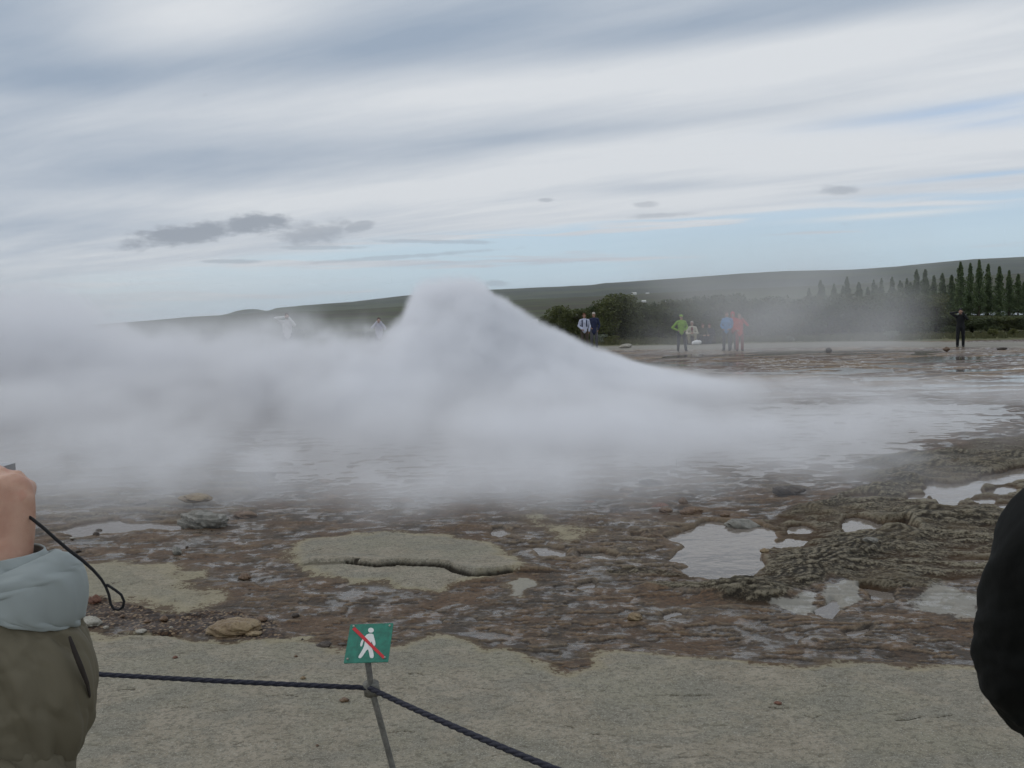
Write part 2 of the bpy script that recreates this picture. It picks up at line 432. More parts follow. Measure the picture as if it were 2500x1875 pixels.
# the bending ribs of rock at its near rim
for P, w_, hh in ((poly([(1180, 930), (1400, 960), (1640, 985), (1900, 1010)], C3), 0.12, 0.07), (poly([(840, 850), (1000, 830), (1150, 845), (1350, 870)], C3), 0.06, 0.03),
                  (poly([(0, 900), (150, 890), (280, 840), (420, 760), (560, 690), (700, 650)], C4), 0.20, 0.07),
                  (poly([(420, 830), (560, 860), (680, 875), (800, 880)], C4), 0.10, 0.04),
                  (poly([(250, 550), (420, 510), (600, 450), (750, 410)], C4), 0.14, 0.05),
                  (poly([(740, 390), (880, 350), (1100, 350), (1255, 300)], C4), 0.25, 0.10),
                  (poly([(610, 330), (700, 305), (900, 300), (940, 290)], C4), 0.2, 0.07),
                  (poly([(740, 600), (900, 560), (1100, 580), (1250, 590)], C4), 0.25, 0.07)):
    dl, sd_ = ldist(XX, YY, P, 0.8)
    dl = dl + wob * 0.8
    g_ = np.exp(-(dl / w_) ** 2)
    fold = np.abs(((dl / w_ * 3.0 + n_a * 2.2 + n_s * 1.0) % 1.0) - 0.5) * 2
    H += g_ * hh * 0.75 * (0.88 + 0.12 * fold) + g_ * 0.008 * n_a
    ribdark = np.maximum(ribdark, g_ * sst(1 - fold, 0.35, 0.8))
    ridge = np.maximum(ridge, sst(g_, 0.35, 0.6))
ribdark = np.clip(ribdark, 0, 1)
# crust in the middle, mostly a few centimetres high
mk = 0.030 + terrace(0.05 * n_a + 0.03 * n_s, 0.013, 0.8) + 0.012 * n_b + 0.007 * n_c
H = H * (1 - mid * (1 - dry * 0.4)) + mid * (1 - dry * 0.4) * mk
# left shelf: flat overlapping sheets with undercut looking steps
ls = 0.05 + terrace(0.05 * n_s + 0.04 * n_l + (YY - 9.0) * 0.010, 0.022, 0.9) + 0.006 * n_b + 0.004 * n_c
H = H * (1 - lshelf) + lshelf * ls
H += gravel * (0.012 + 0.016 * np.abs(n_c) + 0.008 * n_b)
# pools are sunk last
H = H * (1 - pool) + pool * (-0.035 + 0.006 * n_b)
H = H * (1 - lpool) + lpool * (-0.02 + 0.014 * n_b)
H = H * (1 - rpools) + rpools * (-0.03 + 0.010 * n_b)
H = H * (1 - spools) + spools * (-0.012 + 0.010 * n_b)
# beyond the vent: mud flat with long puddles, then the trodden path and the grass
n_f = fbm(XX * 0.35, YY * 0.8, 3.0, 5, 91, cell, 0.55)
n_g = fbm(XX * 0.6, YY, 1.0, 4, 93, cell, 0.6)
fl = sst(YY, 18, 22)
H = H * (1 - fl) + fl * (0.014 + 0.09 * n_f + 0.09 * n_g)
H = H * (1 - path) + path * (0.11 + 0.01 * n_g)
edge_y = np.interp(XX[0] * 0, [0, 1], [0, 0])
d_path = sdist(XX, YY, P_path, 6.0)
yc = np.interp(XX, P_path[:16, 0][np.argsort(P_path[:16, 0])], P_path[:16, 1][np.argsort(P_path[:16, 0])])
beyond = sst(YY - (51.0 + XX * -0.25), -0.8, 1.2)
H = H * (1 - beyond) + beyond * (0.14 + 0.05 * fbm(XX, YY, 4.0, 3, 95, cell) + 0.10 * sst(YY, 55, 64))
fr = sst(YY, 66, 110)
H = H * (1 - fr) + fr * (-0.6 + 0.25 * pn(XX / 60, YY / 60, 5))
behind = sst(-YY, -2.2, 0.5)
H += behind * 0.0
edge_far = sst(YY, 2500, 14000)
H -= edge_far * 10

rel1 = np.clip(0.5 + (H - box(H, 3)) / (cell * 1.3 + 0.002), 0, 1)
rel2 = np.clip(0.5 + (H - box(H, 12)) / (cell * 4 + 0.006), 0, 1)
M3 = np.stack([rel1, rel2, ribdark, rel1], -1)
M1 = np.stack([dry, ridge * (1 - rpools), np.maximum(lshelf * 0.8, mid * 0.5), beyond], -1)
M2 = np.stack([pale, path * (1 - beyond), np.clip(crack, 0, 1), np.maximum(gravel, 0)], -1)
nr, nc = XX.shape
V = np.stack([XX, YY, H], -1).reshape(-1, 3).astype(np.float32)
idx = np.arange(nr * nc).reshape(nr, nc)
Q = np.stack([idx[:-1, :-1], idx[:-1, 1:], idx[1:, 1:], idx[1:, :-1]], -1).reshape(-1, 4)
def fast_mesh(name, V, Q):
    me = bpy.data.meshes.new(name)
    me.vertices.add(len(V)); me.vertices.foreach_set('co', V.astype(np.float32).ravel())
    k = Q.shape[1]
    me.loops.add(Q.size); me.loops.foreach_set('vertex_index', Q.astype(np.int32).ravel())
    me.polygons.add(len(Q)); me.polygons.foreach_set('loop_start', np.arange(0, Q.size, k, dtype=np.int32))
    me.polygons.foreach_set('use_smooth', np.ones(len(Q), bool))
    me.update(calc_edges=True)
    return me
me = fast_mesh("ground", V, Q)
for nm, M in (("kinds", M1), ("marks", M2), ("relief", M3)):
    at_ = me.attributes.new(nm, 'FLOAT_COLOR', 'POINT')
    at_.data.foreach_set('color', np.clip(M, 0, 1).reshape(-1, 4).astype(np.float32).ravel())
ground = bpy.data.objects.new("ground", me); COL.objects.link(ground)
ground["kind"] = "structure"
def ground_z(x, y):
    """height of the sheet under a point"""
    j = int(np.clip(np.searchsorted(rows, y), 1, len(rows) - 1))
    if abs(rows[j - 1] - y) < abs(rows[j] - y): j -= 1
    t_ = x / max(rows[j] + 0.3, 3.2)
    i = int(np.clip(np.searchsorted(tt, t_), 1, len(tt) - 1))
    return float(H[j, i])


def material(name, col=(0.5, 0.5, 0.5), rough=0.6, spec=0.5):
    m = bpy.data.materials.new(name); m.use_nodes = True
    t = T(m.node_tree); b = m.node_tree.nodes['Principled BSDF']
    b.inputs['Base Color'].default_value = (*col, 1); b.inputs['Roughness'].default_value = rough
    b.inputs['Specular IOR Level'].default_value = spec
    return m, t, b

m, t, b = material("sinter_ground")
geo = t.node('ShaderNodeNewGeometry'); P = Sock(t, geo.outputs['Position'])
gx, gy, gz = t.sep(P)
def attr(nm):
    n = t.node('ShaderNodeAttribute'); n.attribute_name = nm
    s_ = t.node('ShaderNodeSeparateColor'); t.tree.links.new(n.outputs['Color'], s_.inputs[0])
    return [Sock(t, o) for o in s_.outputs] + [Sock(t, n.outputs['Alpha'])]
a_dry, a_rock, a_crust, a_grass = attr("kinds")
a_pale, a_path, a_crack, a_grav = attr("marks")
r1, r2, a_h, _ = attr("relief")
pxy = t.comb(gx, gy * 0.85, gz)
n1 = t.noise(pxy, 1.5, 5, 0.6); n2 = t.noise(pxy, 7.0, 6, 0.65); n3 = t.noise(P, 42, 5, 0.68); n4 = t.noise(P, 150, 3, 0.6)
n5 = t.noise(t.comb(gx * 0.8, gy * 1.1, 3.0), 3.6, 6, 0.66, 0.5)
grain = t.ramp(n3 * 0.6 + n4 * 0.4, 0.36, 0.64)
# wet algae-stained flats: brown, rust, ochre
wet = t.mix(t.ramp(n1, 0.40, 0.58), (0.094, 0.056, 0.030), (0.055, 0.042, 0.030))
wet = t.mix(t.ramp(n2 * 0.7 + r2 * 0.3, 0.46, 0.60) * 0.8, wet, (0.140, 0.092, 0.054))
wet = t.mix(t.ramp(n5, 0.50, 0.60) * 0.7, wet, (0.095, 0.080, 0.062))
wet = t.mix(t.ramp(r1 + (n3 - 0.5) * 0.7, 0.46, 0.22) * 0.75, wet, (0.034, 0.026, 0.020))  # hollows painted darker to stand for their shade
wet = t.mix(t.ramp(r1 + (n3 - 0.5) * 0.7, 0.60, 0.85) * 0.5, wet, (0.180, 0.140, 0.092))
wet = t.mul_col(wet, t.mix(grain, (0.62, 0.62, 0.62), (1.25, 1.22, 1.2)))
# dry sinter: grey with an olive cast, speckled
dryc = t.mix(t.ramp(n2, 0.36, 0.64), (0.258, 0.226, 0.172), (0.325, 0.287, 0.224))
dryc = t.mix(t.ramp(n1, 0.42, 0.62) * 0.6, dryc, (0.235, 0.228, 0.172))
dryc = t.mix(t.ramp(n5, 0.48, 0.60) * 0.6, dryc, (0.200, 0.192, 0.160))
dryc = t.mix(t.ramp(n3, 0.46, 0.62) * 0.65, dryc, (0.130, 0.120, 0.092))
dryc = t.mix(t.ramp(n4, 0.53, 0.64) * 0.7, dryc, (0.42, 0.41, 0.35))
dryc = t.mix(t.ramp(t.noise(P, 75, 3, 0.6), 0.60, 0.70) * 0.6, dryc, (0.075, 0.065, 0.048))
dryc = t.mix(t.ramp(t.noise(t.comb(gx * 0.45, gy * 1.0, 0.0), 26, 5, 0.62), 0.57, 0.68) * 0.65, dryc, (0.105, 0.095, 0.070))
dryc = t.mix(t.ramp(r1, 0.42, 0.25) * 0.6, dryc, (0.085, 0.075, 0.055))  # sunken spots darkened in colour where shade would lie
# rock crust: pale sinter on every raised flake, shade painted into hollows and folds
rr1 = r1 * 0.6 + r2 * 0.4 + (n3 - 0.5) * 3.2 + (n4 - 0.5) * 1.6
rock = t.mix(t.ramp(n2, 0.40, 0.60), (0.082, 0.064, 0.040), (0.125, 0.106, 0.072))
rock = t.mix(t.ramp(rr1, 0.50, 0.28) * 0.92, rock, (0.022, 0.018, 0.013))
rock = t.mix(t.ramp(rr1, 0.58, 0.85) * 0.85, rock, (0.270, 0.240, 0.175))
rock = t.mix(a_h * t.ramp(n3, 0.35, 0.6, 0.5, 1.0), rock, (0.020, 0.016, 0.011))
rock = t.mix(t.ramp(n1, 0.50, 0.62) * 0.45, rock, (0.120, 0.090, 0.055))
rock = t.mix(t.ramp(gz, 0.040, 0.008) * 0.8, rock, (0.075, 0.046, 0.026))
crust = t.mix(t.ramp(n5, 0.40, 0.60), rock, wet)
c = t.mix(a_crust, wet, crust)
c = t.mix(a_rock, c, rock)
dm = t.ramp(a_dry + (n3 - 0.5) * 1.5 + (n2 - 0.5) * 1.5, 0.40, 0.60)
rim = t.ramp((a_dry - 0.55).abs(), 0.45, 0.05)
c = t.mix(rim * 0.6, c, (0.115, 0.078, 0.040))
c = t.mix(dm, c, t.mix(rim * 0.55, dryc, (0.32, 0.28, 0.18)))
c = t.mix(t.ramp(a_crack, 0.15, 0.7) * 0.92, c, (0.022, 0.018, 0.013))  # cracks painted near black, the shade of a deep gap put into colour
c = t.mix(t.ramp(a_pale + (n3 - 0.5) * 0.9 + (n2 - 0.5) * 0.5, 0.45, 0.75) * 0.75, c, (0.30, 0.29, 0.255))
gvn = t.vor(P, 46, 'F1', 1); gvd = t.vor(P, 46, 'F1', 0)
gc = t.mix(t.ramp(t.sep(gvn)[0], 0.35, 0.95), (0.075, 0.045, 0.028), (0.24, 0.175, 0.11))
gc = t.mix(t.ramp(gvd, 0.35, 0.62), gc, (0.03, 0.02, 0.015))
c = t.mix(t.ramp(a_grav + (n2 - 0.5), 0.4, 0.7), c, gc)
# mud flats far off carry red and ochre streaks
nf = t.noise(t.comb(gx * 0.5, gy, 0.0), 0.5, 5, 0.6)
mud = t.mix(t.ramp(nf, 0.44, 0.56), (0.105, 0.072, 0.052), (0.175, 0.120, 0.068))
mud = t.mix(t.ramp(t.noise(t.comb(gx * 0.4, gy * 1.2, 9.0), 1.6, 5, 0.65), 0.54, 0.62), mud, (0.27, 0.24, 0.20))
mud = t.mix(t.ramp(t.noise(t.comb(gx * 0.4, gy, 4.0), 1.2, 4, 0.6), 0.5, 0.65), mud, (0.072, 0.050, 0.038))
farm = t.ramp(gy, 17, 22)
c = t.mix(farm, c, mud)
pathc = t.mix(t.ramp(n1, 0.3, 0.7), (0.185, 0.175, 0.145), (0.235, 0.22, 0.185))
c = t.mix(t.ramp(a_path, 0.3, 0.8), c, pathc)
# grass, and further off the fields
ng = t.noise(P, 0.9, 5, 0.65); ngf = t.noise(t.comb(gx, gy * 2.5, 0), 0.012, 5, 0.6)
gr = t.mix(t.ramp(ng, 0.35, 0.65), (0.070, 0.078, 0.036), (0.125, 0.122, 0.062))
fld = t.mix(t.ramp(ngf, 0.42, 0.60), (0.050, 0.050, 0.032), (0.085, 0.095, 0.040))
gr = t.mix(t.ramp(gy, 70, 140), gr, fld)
c = t.mix(t.ramp(a_grass + (n1 - 0.5) * 0.5, 0.35, 0.65), c, gr)
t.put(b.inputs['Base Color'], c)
# wetness: a film of water over the brown flats, patchy
film = t.ramp(n5 * 0.5 + n1 * 0.3 + (n2 - 0.5) * 0.5 - (r1 - 0.5) * 0.25 + 0.1, 0.49, 0.57) * (1.0 - dm) * (1.0 - a_grass) * (1.0 - a_path)
nz = t.sep(Sock(t, geo.outputs['Normal']))[2]
film = film * (1.0 - a_rock * 0.9) * (1.0 - a_grav * 0.8) * t.ramp(nz, 0.955, 0.99) * (1.0 - t.ramp(a_dry, 0.05, 0.4))
t.put(b.inputs['Roughness'], 0.68 - film * 0.50 + dm * 0.2 + a_grass * 0.2)
t.put(b.inputs['Specular IOR Level'], 0.26 + film * 0.24 - dm * 0.12 - a_grass * 0.2 - a_rock * 0.14)
bh = n3 * 0.6 + n4 * 0.25 + t.noise(P, 14, 5, 0.6) * 0.8
bs = (0.55 + a_rock * 0.75 + dm * 0.25) * t.ramp(gy, 60, 18, 0.12, 1.0)
bs = bs * (1.0 - film * 0.80)
t.put(b.inputs['Normal'], t.bump(bh, 0.022, bs))
ground.data.materials.append(m)

# ------------------------------------------------------------------ standing water
def water_mat(name, tint, rough=0.03, wave=0.0, op=0.35):
    m, t, b = material(name, tint, rough, 0.5)
    b.inputs['IOR'].default_value = 1.33
    geo = t.node('ShaderNodeNewGeometry'); P = Sock(t, geo.outputs['Position'])
    x, y, z = t.sep(P)
    nn = t.noise(t.comb(x, y * 1.3, z), 9, 3, 0.5) + t.noise(t.comb(x, y * 1.3, z), 2.2, 2, 0.5) * 2.0
    bn = t.bump(nn, 0.01, wave)
    t.put(b.inputs['Normal'], bn)
    tr = t.node('ShaderNodeBsdfTransparent'); tr.inputs[0].default_value = (0.80, 0.79, 0.74, 1)
    gl = t.node('ShaderNodeBsdfGlossy'); gl.inputs['Roughness'].default_value = rough; gl.inputs['Color'].default_value = (1, 1, 1, 1)
    t.put(gl.inputs['Normal'], bn)
    fr = t.node('ShaderNodeFresnel'); fr.inputs[0].default_value = 1.33; t.put(fr.inputs['Normal'], bn)
    under = t.node('ShaderNodeMixShader'); under.inputs[0].default_value = op
    df = t.node('ShaderNodeBsdfDiffuse'); df.inputs[0].default_value = (*tint, 1)
    t.tree.links.new(tr.outputs[0], under.inputs[1]); t.tree.links.new(df.outputs[0], under.inputs[2])
    mx = t.node('ShaderNodeMixShader')
    t.tree.links.new(fr.outputs[0], mx.inputs[0]); t.tree.links.new(under.outputs[0], mx.inputs[1]); t.tree.links.new(gl.outputs[0], mx.inputs[2])
    out = [n for n in t.tree.nodes if n.type == 'OUTPUT_MATERIAL'][0]
    t.tree.links.new(mx.outputs[0], out.inputs['Surface'])
    return m
wv, wf = [], []
wme = fast_mesh("water", np.array([[-45, 4.6, 0], [45, 4.6, 0], [45, 46, 0], [-45, 46, 0]], float), np.array([[0, 1, 2, 3]]))
water = bpy.data.objects.new("water", wme); COL.objects.link(water); water["kind"] = "structure"
wme.materials.append(water_mat("spring_water", (0.27, 0.235, 0.205), 0.05, 0.22, 0.62))
# ------------------------------------------------------------------ mesh helpers
class MB:
    """collects pieces of ONE mesh"""
    def __init__(s): s.v, s.f = [], []
    def add(s, v, f):
        o = len(s.v); s.v += [tuple(p) for p in v]; s.f += [tuple(i + o for i in q) for q in f]; return s
    def box(s, c, d, R=None):
        v = [Vector(((i & 1) * 2 - 1, ((i >> 1) & 1) * 2 - 1, ((i >> 2) & 1) * 2 - 1)) for i in range(8)]
        v = [Vector((q.x * d[0] / 2, q.y * d[1] / 2, q.z * d[2] / 2)) for q in v]
        if R: v = [R @ q for q in v]
        return s.add([q + Vector(c) for q in v], [(0, 2, 3, 1), (4, 5, 7, 6), (0, 1, 5, 4), (2, 6, 7, 3), (0, 4, 6, 2), (1, 3, 7, 5)])
    def tube(s, pts, rad, seg=12, up=(0, 0, 1), cap=True):
        """tapered tube along pts; rad is one radius or (across, along-up) per point; rounded ends"""
        P = [Vector(p) for p in pts]
        if not isinstance(rad, (list, tuple)): rad = [rad] * len(P)
        rad = [(r, r) if not isinstance(r, (tuple, list)) else r for r in rad]
        if cap:
            d0, d1 = (P[0] - P[1]).normalized(), (P[-1] - P[-2]).normalized()
            r0, r1 = rad[0], rad[-1]
            m0, m1 = min(r0), min(r1)
            P = [P[0] + d0 * m0 * .95, P[0] + d0 * m0 * .7] + P + [P[-1] + d1 * m1 * .7, P[-1] + d1 * m1 * .95]
            rad = [(r0[0] * .3, r0[1] * .3), (r0[0] * .72, r0[1] * .72)] + rad + [(r1[0] * .72, r1[1] * .72), (r1[0] * .3, r1[1] * .3)]
        v, f = [], []
        prev = None
        for i, p in enumerate(P):
            t_ = (P[min(i + 1, len(P) - 1)] - P[max(i - 1, 0)]).normalized()
            if prev is None:
                u_ = Vector(up); u_ = u_ - t_ * u_.dot(t_)
                if u_.length < .1: u_ = Vector((0, 1, 0)) - t_ * t_.y
            else: u_ = prev - t_ * prev.dot(t_)
            u_.normalize(); prev = u_; w_ = t_.cross(u_)
            for k in range(seg):
                an = 2 * math.pi * k / seg
                v.append(p + w_ * (math.cos(an) * rad[i][0]) + u_ * (math.sin(an) * rad[i][1]))
        n = len(P)
        for i in range(n - 1):
            for k in range(seg):
                a_, b_ = i * seg + k, i * seg + (k + 1) % seg
                f.append((a_, b_, b_ + seg, a_ + seg))
        f.append(tuple(range(seg - 1, -1, -1))); f.append(tuple((n - 1) * seg + k for k in range(seg)))
        return s.add(v, f)
    def ball(s, c, r, seg=12, rings=8, R=None):
        if not isinstance(r, (tuple, list)): r = (r, r, r)
        v, f = [], []
        for j in range(rings + 1):
            th = math.pi * j / rings
            for k in range(seg):
                an = 2 * math.pi * k / seg
                q = Vector((math.sin(th) * math.cos(an) * r[0], math.sin(th) * math.sin(an) * r[1], math.cos(th) * r[2]))
                v.append((R @ q if R else q) + Vector(c))
        for j in range(rings):
            for k in range(seg):
                a_, b_ = j * seg + k, j * seg + (k + 1) % seg
                f.append((a_, a_ + seg, b_ + seg, b_))
        return s.add(v, f)
    def mesh(s, name, smooth=True):
        me = bpy.data.meshes.new(name); me.from_pydata(s.v, [], s.f); me.update()
        if smooth: me.polygons.foreach_set('use_smooth', [True] * len(me.polygons))
        return me
    def build(s, name, mat, parent=None, smooth=True, remesh=None, smoothing=0, sub=0):
        o = bpy.data.objects.new(name, s.mesh(name, smooth)); COL.objects.link(o)
        if mat: o.data.materials.append(mat)
        if parent:
            o.parent = parent
        if remesh:
            md = o.modifiers.new("one_skin", 'REMESH'); md.mode = 'VOXEL'; md.voxel_size = remesh; md.use_smooth_shade = True
        if smoothing:
            md = o.modifiers.new("relax", 'SMOOTH'); md.factor = 0.5; md.iterations = smoothing
        if sub:
            md = o.modifiers.new("sub", 'SUBSURF'); md.levels = sub; md.render_levels = sub
        return o
def tag(o, label, cat, group=None):
    o["label"] = label; o["category"] = cat
    if group: o["group"] = group
    return o
def empty(name, loc, label, cat, group=None, rz=0.0):
    o = bpy.data.objects.new(name, None); COL.objects.link(o); o.location = loc; o.rotation_euler = (0, 0, rz); o.empty_display_size = 0.2
    return tag(o, label, cat, group)
_mats = {}
def plain(name, col, rough=0.7, spec=0.3, var=0.25, scale=20.0, bump=0.0, bdist=0.002):
    """a coloured material with a little procedural unevenness"""
    if name in _mats: return _mats[name]
    m, t, b = material(name, col, rough, spec)
    tcn = t.node('ShaderNodeTexCoord'); P = Sock(t, tcn.outputs['Object'])
    n = t.noise(P, scale, 4, 0.6)
    lo, hi = [c_ * (1 - var) for c_ in col], [min(1, c_ * (1 + var)) for c_ in col]
    t.put(b.inputs['Base Color'], t.mix(t.ramp(n, 0.3, 0.7), tuple(lo), tuple(hi)))
    if bump: t.put(b.inputs['Normal'], t.bump(t.noise(P, scale * 3, 4, 0.6), bdist, bump))
    _mats[name] = m
    return m
NUM = "first second third fourth fifth sixth seventh eighth ninth tenth eleventh twelfth thirteenth fourteenth fifteenth sixteenth seventeenth eighteenth nineteenth twentieth".split()
def nth(i):
    if i < 20: return NUM[i]
    q = (i + 1) // 10; r_ = (i + 1) % 10
    return ("twentieth thirtieth fortieth fiftieth sixtieth".split()[q - 2] if r_ == 0 else "twenty thirty forty fifty sixty".split()[q - 2] + "-" + NUM[r_ - 1])

# ------------------------------------------------------------------ hills
def hill(name, prof, Y0, Y1, base, colA, colB, colC, rough_amp, sc, seed):
    """prof: skyline points in the picture's direction; the land climbs from Y0 to the crest at Y1"""
    pr = sorted((ray(px, py).x / ray(px, py).y, ray(px, py).z / ray(px, py).y) for px, py in prof)
    pr = np.array(pr)
    nx, ny = 420, 46
    tx = np.linspace(pr[0, 0], pr[-1, 0], nx)
    ty = np.linspace(0, 1.25, ny)
    TX, TY = np.meshgrid(tx, ty)
    Y = Y0 + (Y1 - Y0) * TY
    crest = CAMH + np.interp(TX, pr[:, 0], pr[:, 1]) * Y1
    X = TX * Y1 * (0.55 + 0.45 * TY) if False else TX * Y
    prof_y = np.where(TY <= 1, sst(TY, 0, 1) * 0.55 + TY * 0.45, 1 - (TY - 1) * 1.2)
    Z = base + (crest - base) * prof_y
    rg = fbm(X / Y1 * 10, Y / Y1 * 10, 1.2, 5, seed) * rough_amp * (Y1 / 2500.0)
    Z = Z + rg * (1 - np.abs(TY - 0.5) * 2).clip(0, 1) + fbm(X / Y1 * 60, Y / Y1 * 6, 1.0, 4, seed + 9) * 0.10 * (Y1 / 2500.0) * 6 * (TY > 0.9)
    V = np.stack([X, Y, Z], -1).reshape(-1, 3)
    idx = np.arange(nx * ny).reshape(ny, nx)
    Q = np.stack([idx[:-1, :-1], idx[:-1, 1:], idx[1:, 1:], idx[1:, :-1]], -1).reshape(-1, 4)
    o = bpy.data.objects.new(name, fast_mesh(name, V, Q)); COL.objects.link(o); o["kind"] = "structure"
    m, t, b = material(name + "_land", colA, 0.9, 0.1)
    geo = t.node('ShaderNodeNewGeometry'); P = Sock(t, geo.outputs['Position']); x, y, z = t.sep(P)
    k = 1.0 / sc
    na = t.noise(t.comb(x * k * 0.5, y * k, z * k * 6), 1.0, 6, 0.62); nb = t.noise(t.comb(x * k * 2, y * k * 3, z * k * 20), 1.0, 5, 0.6)
    c = t.mix(t.ramp(na, 0.42, 0.58), colA, colB)
    c = t.mix(t.ramp(nb, 0.54, 0.62) * 0.8, c, colC)
    c = t.mix(t.ramp(t.noise(P, k * 12, 4, 0.6), 0.4, 0.7) * 0.4, c, tuple(q * 0.55 for q in colA))
    t.put(b.inputs['Base Color'], c)
    o.data.materials.append(m)
    def surf(px, py):
        """where a line of sight meets the hill"""
        r = ray(px, py); k1 = r.x / r.y; col_ = int(np.clip(np.searchsorted(tx, k1), 0, nx - 1))
        for j in range(ny - 1):
            if Z[j + 1, col_] >= CAMH + r.z / r.y * Y[j + 1, col_] :
                return Vector((r.x / r.y * Y[j + 1, col_], Y[j + 1, col_], Z[j + 1, col_]))
        return Vector((r.x / r.y * Y0, Y0, Z[0, col_]))
    return o, surf
hill("hills", [(-400, 812), (400, 800), (560, 768), (576, 762), (600, 756), (625, 755), (652, 762), (678, 752), (734, 747), (791, 742), (859, 737), (938, 728), (1000, 721), (1198, 708), (1360, 702), (1446, 697), (1475, 692), (1540, 688), (1638, 681),
               (1808, 669), (1921, 662), (2090, 659), (2181, 653), (2260, 645), (2373, 635), (2500, 628), (2800, 612), (3300, 600)], 1500, 5200, 0, (0.050, 0.056, 0.040), (0.075, 0.085, 0.045), (0.036, 0.042, 0.032), 12, 500, 3)
_, midsurf = hill("lower_hills", [(-400, 812), (0, 801), (170, 796), (300, 788), (400, 780), (460, 774), (588, 767), (660, 761), (800, 759), (900, 753), (1000, 747), (1200, 735), (1400, 726), (1600, 716), (1800, 706),
                     (2000, 698), (2200, 688), (2500, 668), (2800, 650), (3300, 640)], 420, 1900, -0.6, (0.060, 0.055, 0.036), (0.070, 0.085, 0.034), (0.040, 0.040, 0.030), 5, 120, 7)

# ------------------------------------------------------------------ a lake beyond the hedge
lk = [gp(2290, 770, -0.3), gp(3600, 765, -0.3), gp(3600, 716, -0.3), gp(2290, 747, -0.3)]
lme = fast_mesh("lake", np.array([[x, min(y, 1200), -0.25] for x, y in lk]), np.array([[0, 1, 2, 3]]))
lake_o = bpy.data.objects.new("lake", lme); COL.objects.link(lake_o); lake_o["kind"] = "structure"
lme.materials.append(water_mat("lake_water", (0.30, 0.34, 0.36), 0.12, 0.05, 0.8))

# ------------------------------------------------------------------ far houses
wall_w, roof_d = plain("white_wall", (0.75, 0.74, 0.72)), plain("metal_roof", (0.30, 0.30, 0.30))
pane = plain("window_glass", (0.03, 0.035, 0.04), 0.15, 0.5)
for i, (px, py, w, lab) in enumerate([(1548, 720, 11, "tiny white farmhouse high on the green slope above the round tree"), (1581, 718, 8, "smaller white shed right of the farmhouse on the slope"),
                                      (1572, 738, 10, "white house lower on the slope just above the hedge"), (1626, 737, 9, "white house above the hedge left of the person in green"),
                                      (1752, 748, 6, "small white hut seen through mist above the person in blue"), (1306, 775, 14, "small white building at the right flank of the steam")]):
    p = midsurf(px, py) if i < 5 else Vector(at(px, py, 260))
    if i == 5: p.z = -0.7
    s_ = w / F * p.y
    e = empty("house", p, lab, "house", "far white houses")
    hgt = s_ * 0.32 if i < 5 else CAMH + (771 - 772 + 2) / F * 260 + 0.0 + 0.7 - (0.9)
    hgt = s_ * 0.33 if i < 5 else 1.3
    MB().box((0, 0, hgt / 2 - 0.5), (s_, s_ * 0.6, hgt + 1.0)).build("wall", wall_w, e, False)
    a_, b_, rh = s_ / 2 * 1.05, s_ * 0.33, s_ * 0.18
    MB().add([(-a_, -b_, hgt), (a_, -b_, hgt), (a_, b_, hgt), (-a_, b_, hgt), (-a_, 0, hgt + rh), (a_, 0, hgt + rh)],
             [(0, 1, 5, 4), (2, 3, 4, 5), (0, 4, 3), (1, 2, 5), (3, 2, 1, 0)]).build("roof", roof_d if i % 2 else wall_w, e, False)
    for k in (-1, 0, 1):
        MB().box((k * s_ * 0.3, -s_ * 0.3 - 0.02, hgt * 0.5), (s_ * 0.1, 0.05, hgt * 0.35)).build("window", pane, e, False)

# ------------------------------------------------------------------ foliage
def leaf_mat(name, lo, hi, dark):
    m, t, b = material(name, hi, 0.65, 0.25)
    geo = t.node('ShaderNodeNewGeometry'); tcn = t.node('ShaderNodeTexCoord'); P = Sock(t, tcn.outputs['Object'])
    oi = t.node('ShaderNodeObjectInfo'); rnd = Sock(t, oi.outputs['Random'])
    isl = Sock(t, geo.outputs['Random Per Island'])
    c = t.mix(t.ramp(t.noise(P, 1.6, 4, 0.6), 0.38, 0.62), lo, hi)
    c = t.mix(isl * 0.5, c, dark)
    c = t.mix(rnd * 0.35, c, tuple(q * 0.7 for q in lo))
    t.put(b.inputs['Base Color'], c)
    b.inputs['Subsurface Weight'].default_value = 0.0
    tl = t.node('ShaderNodeBsdfTranslucent'); t.put(tl.inputs[0], c)
    mx = t.node('ShaderNodeMixShader'); mx.inputs[0].default_value = 0.25
    t.tree.links.new(b.outputs[0], mx.inputs[1]); t.tree.links.new(tl.outputs[0], mx.inputs[2])
    t.tree.links.new(mx.outputs[0], [n for n in t.tree.nodes if n.type == 'OUTPUT_MATERIAL'][0].inputs['Surface'])
    return m
L_bush = leaf_mat("willow_leaves", (0.090, 0.104, 0.038), (0.150, 0.165, 0.060), (0.050, 0.060, 0.026))
L_dark = leaf_mat("dark_leaves", (0.075, 0.095, 0.042), (0.120, 0.145, 0.060), (0.042, 0.054, 0.028))
L_pop = leaf_mat("poplar_leaves", (0.105, 0.150, 0.068), (0.165, 0.215, 0.095), (0.065, 0.095, 0.048))
L_pale = leaf_mat("silver_leaves", (0.20, 0.23, 0.17), (0.34, 0.37, 0.30), (0.12, 0.14, 0.09))
L_yel = leaf_mat("herb_leaves", (0.11, 0.12, 0.04), (0.17, 0.17, 0.06), (0.06, 0.07, 0.02))
bark = plain("bark", (0.09, 0.075, 0.06), 0.9, 0.1, 0.4, 8)
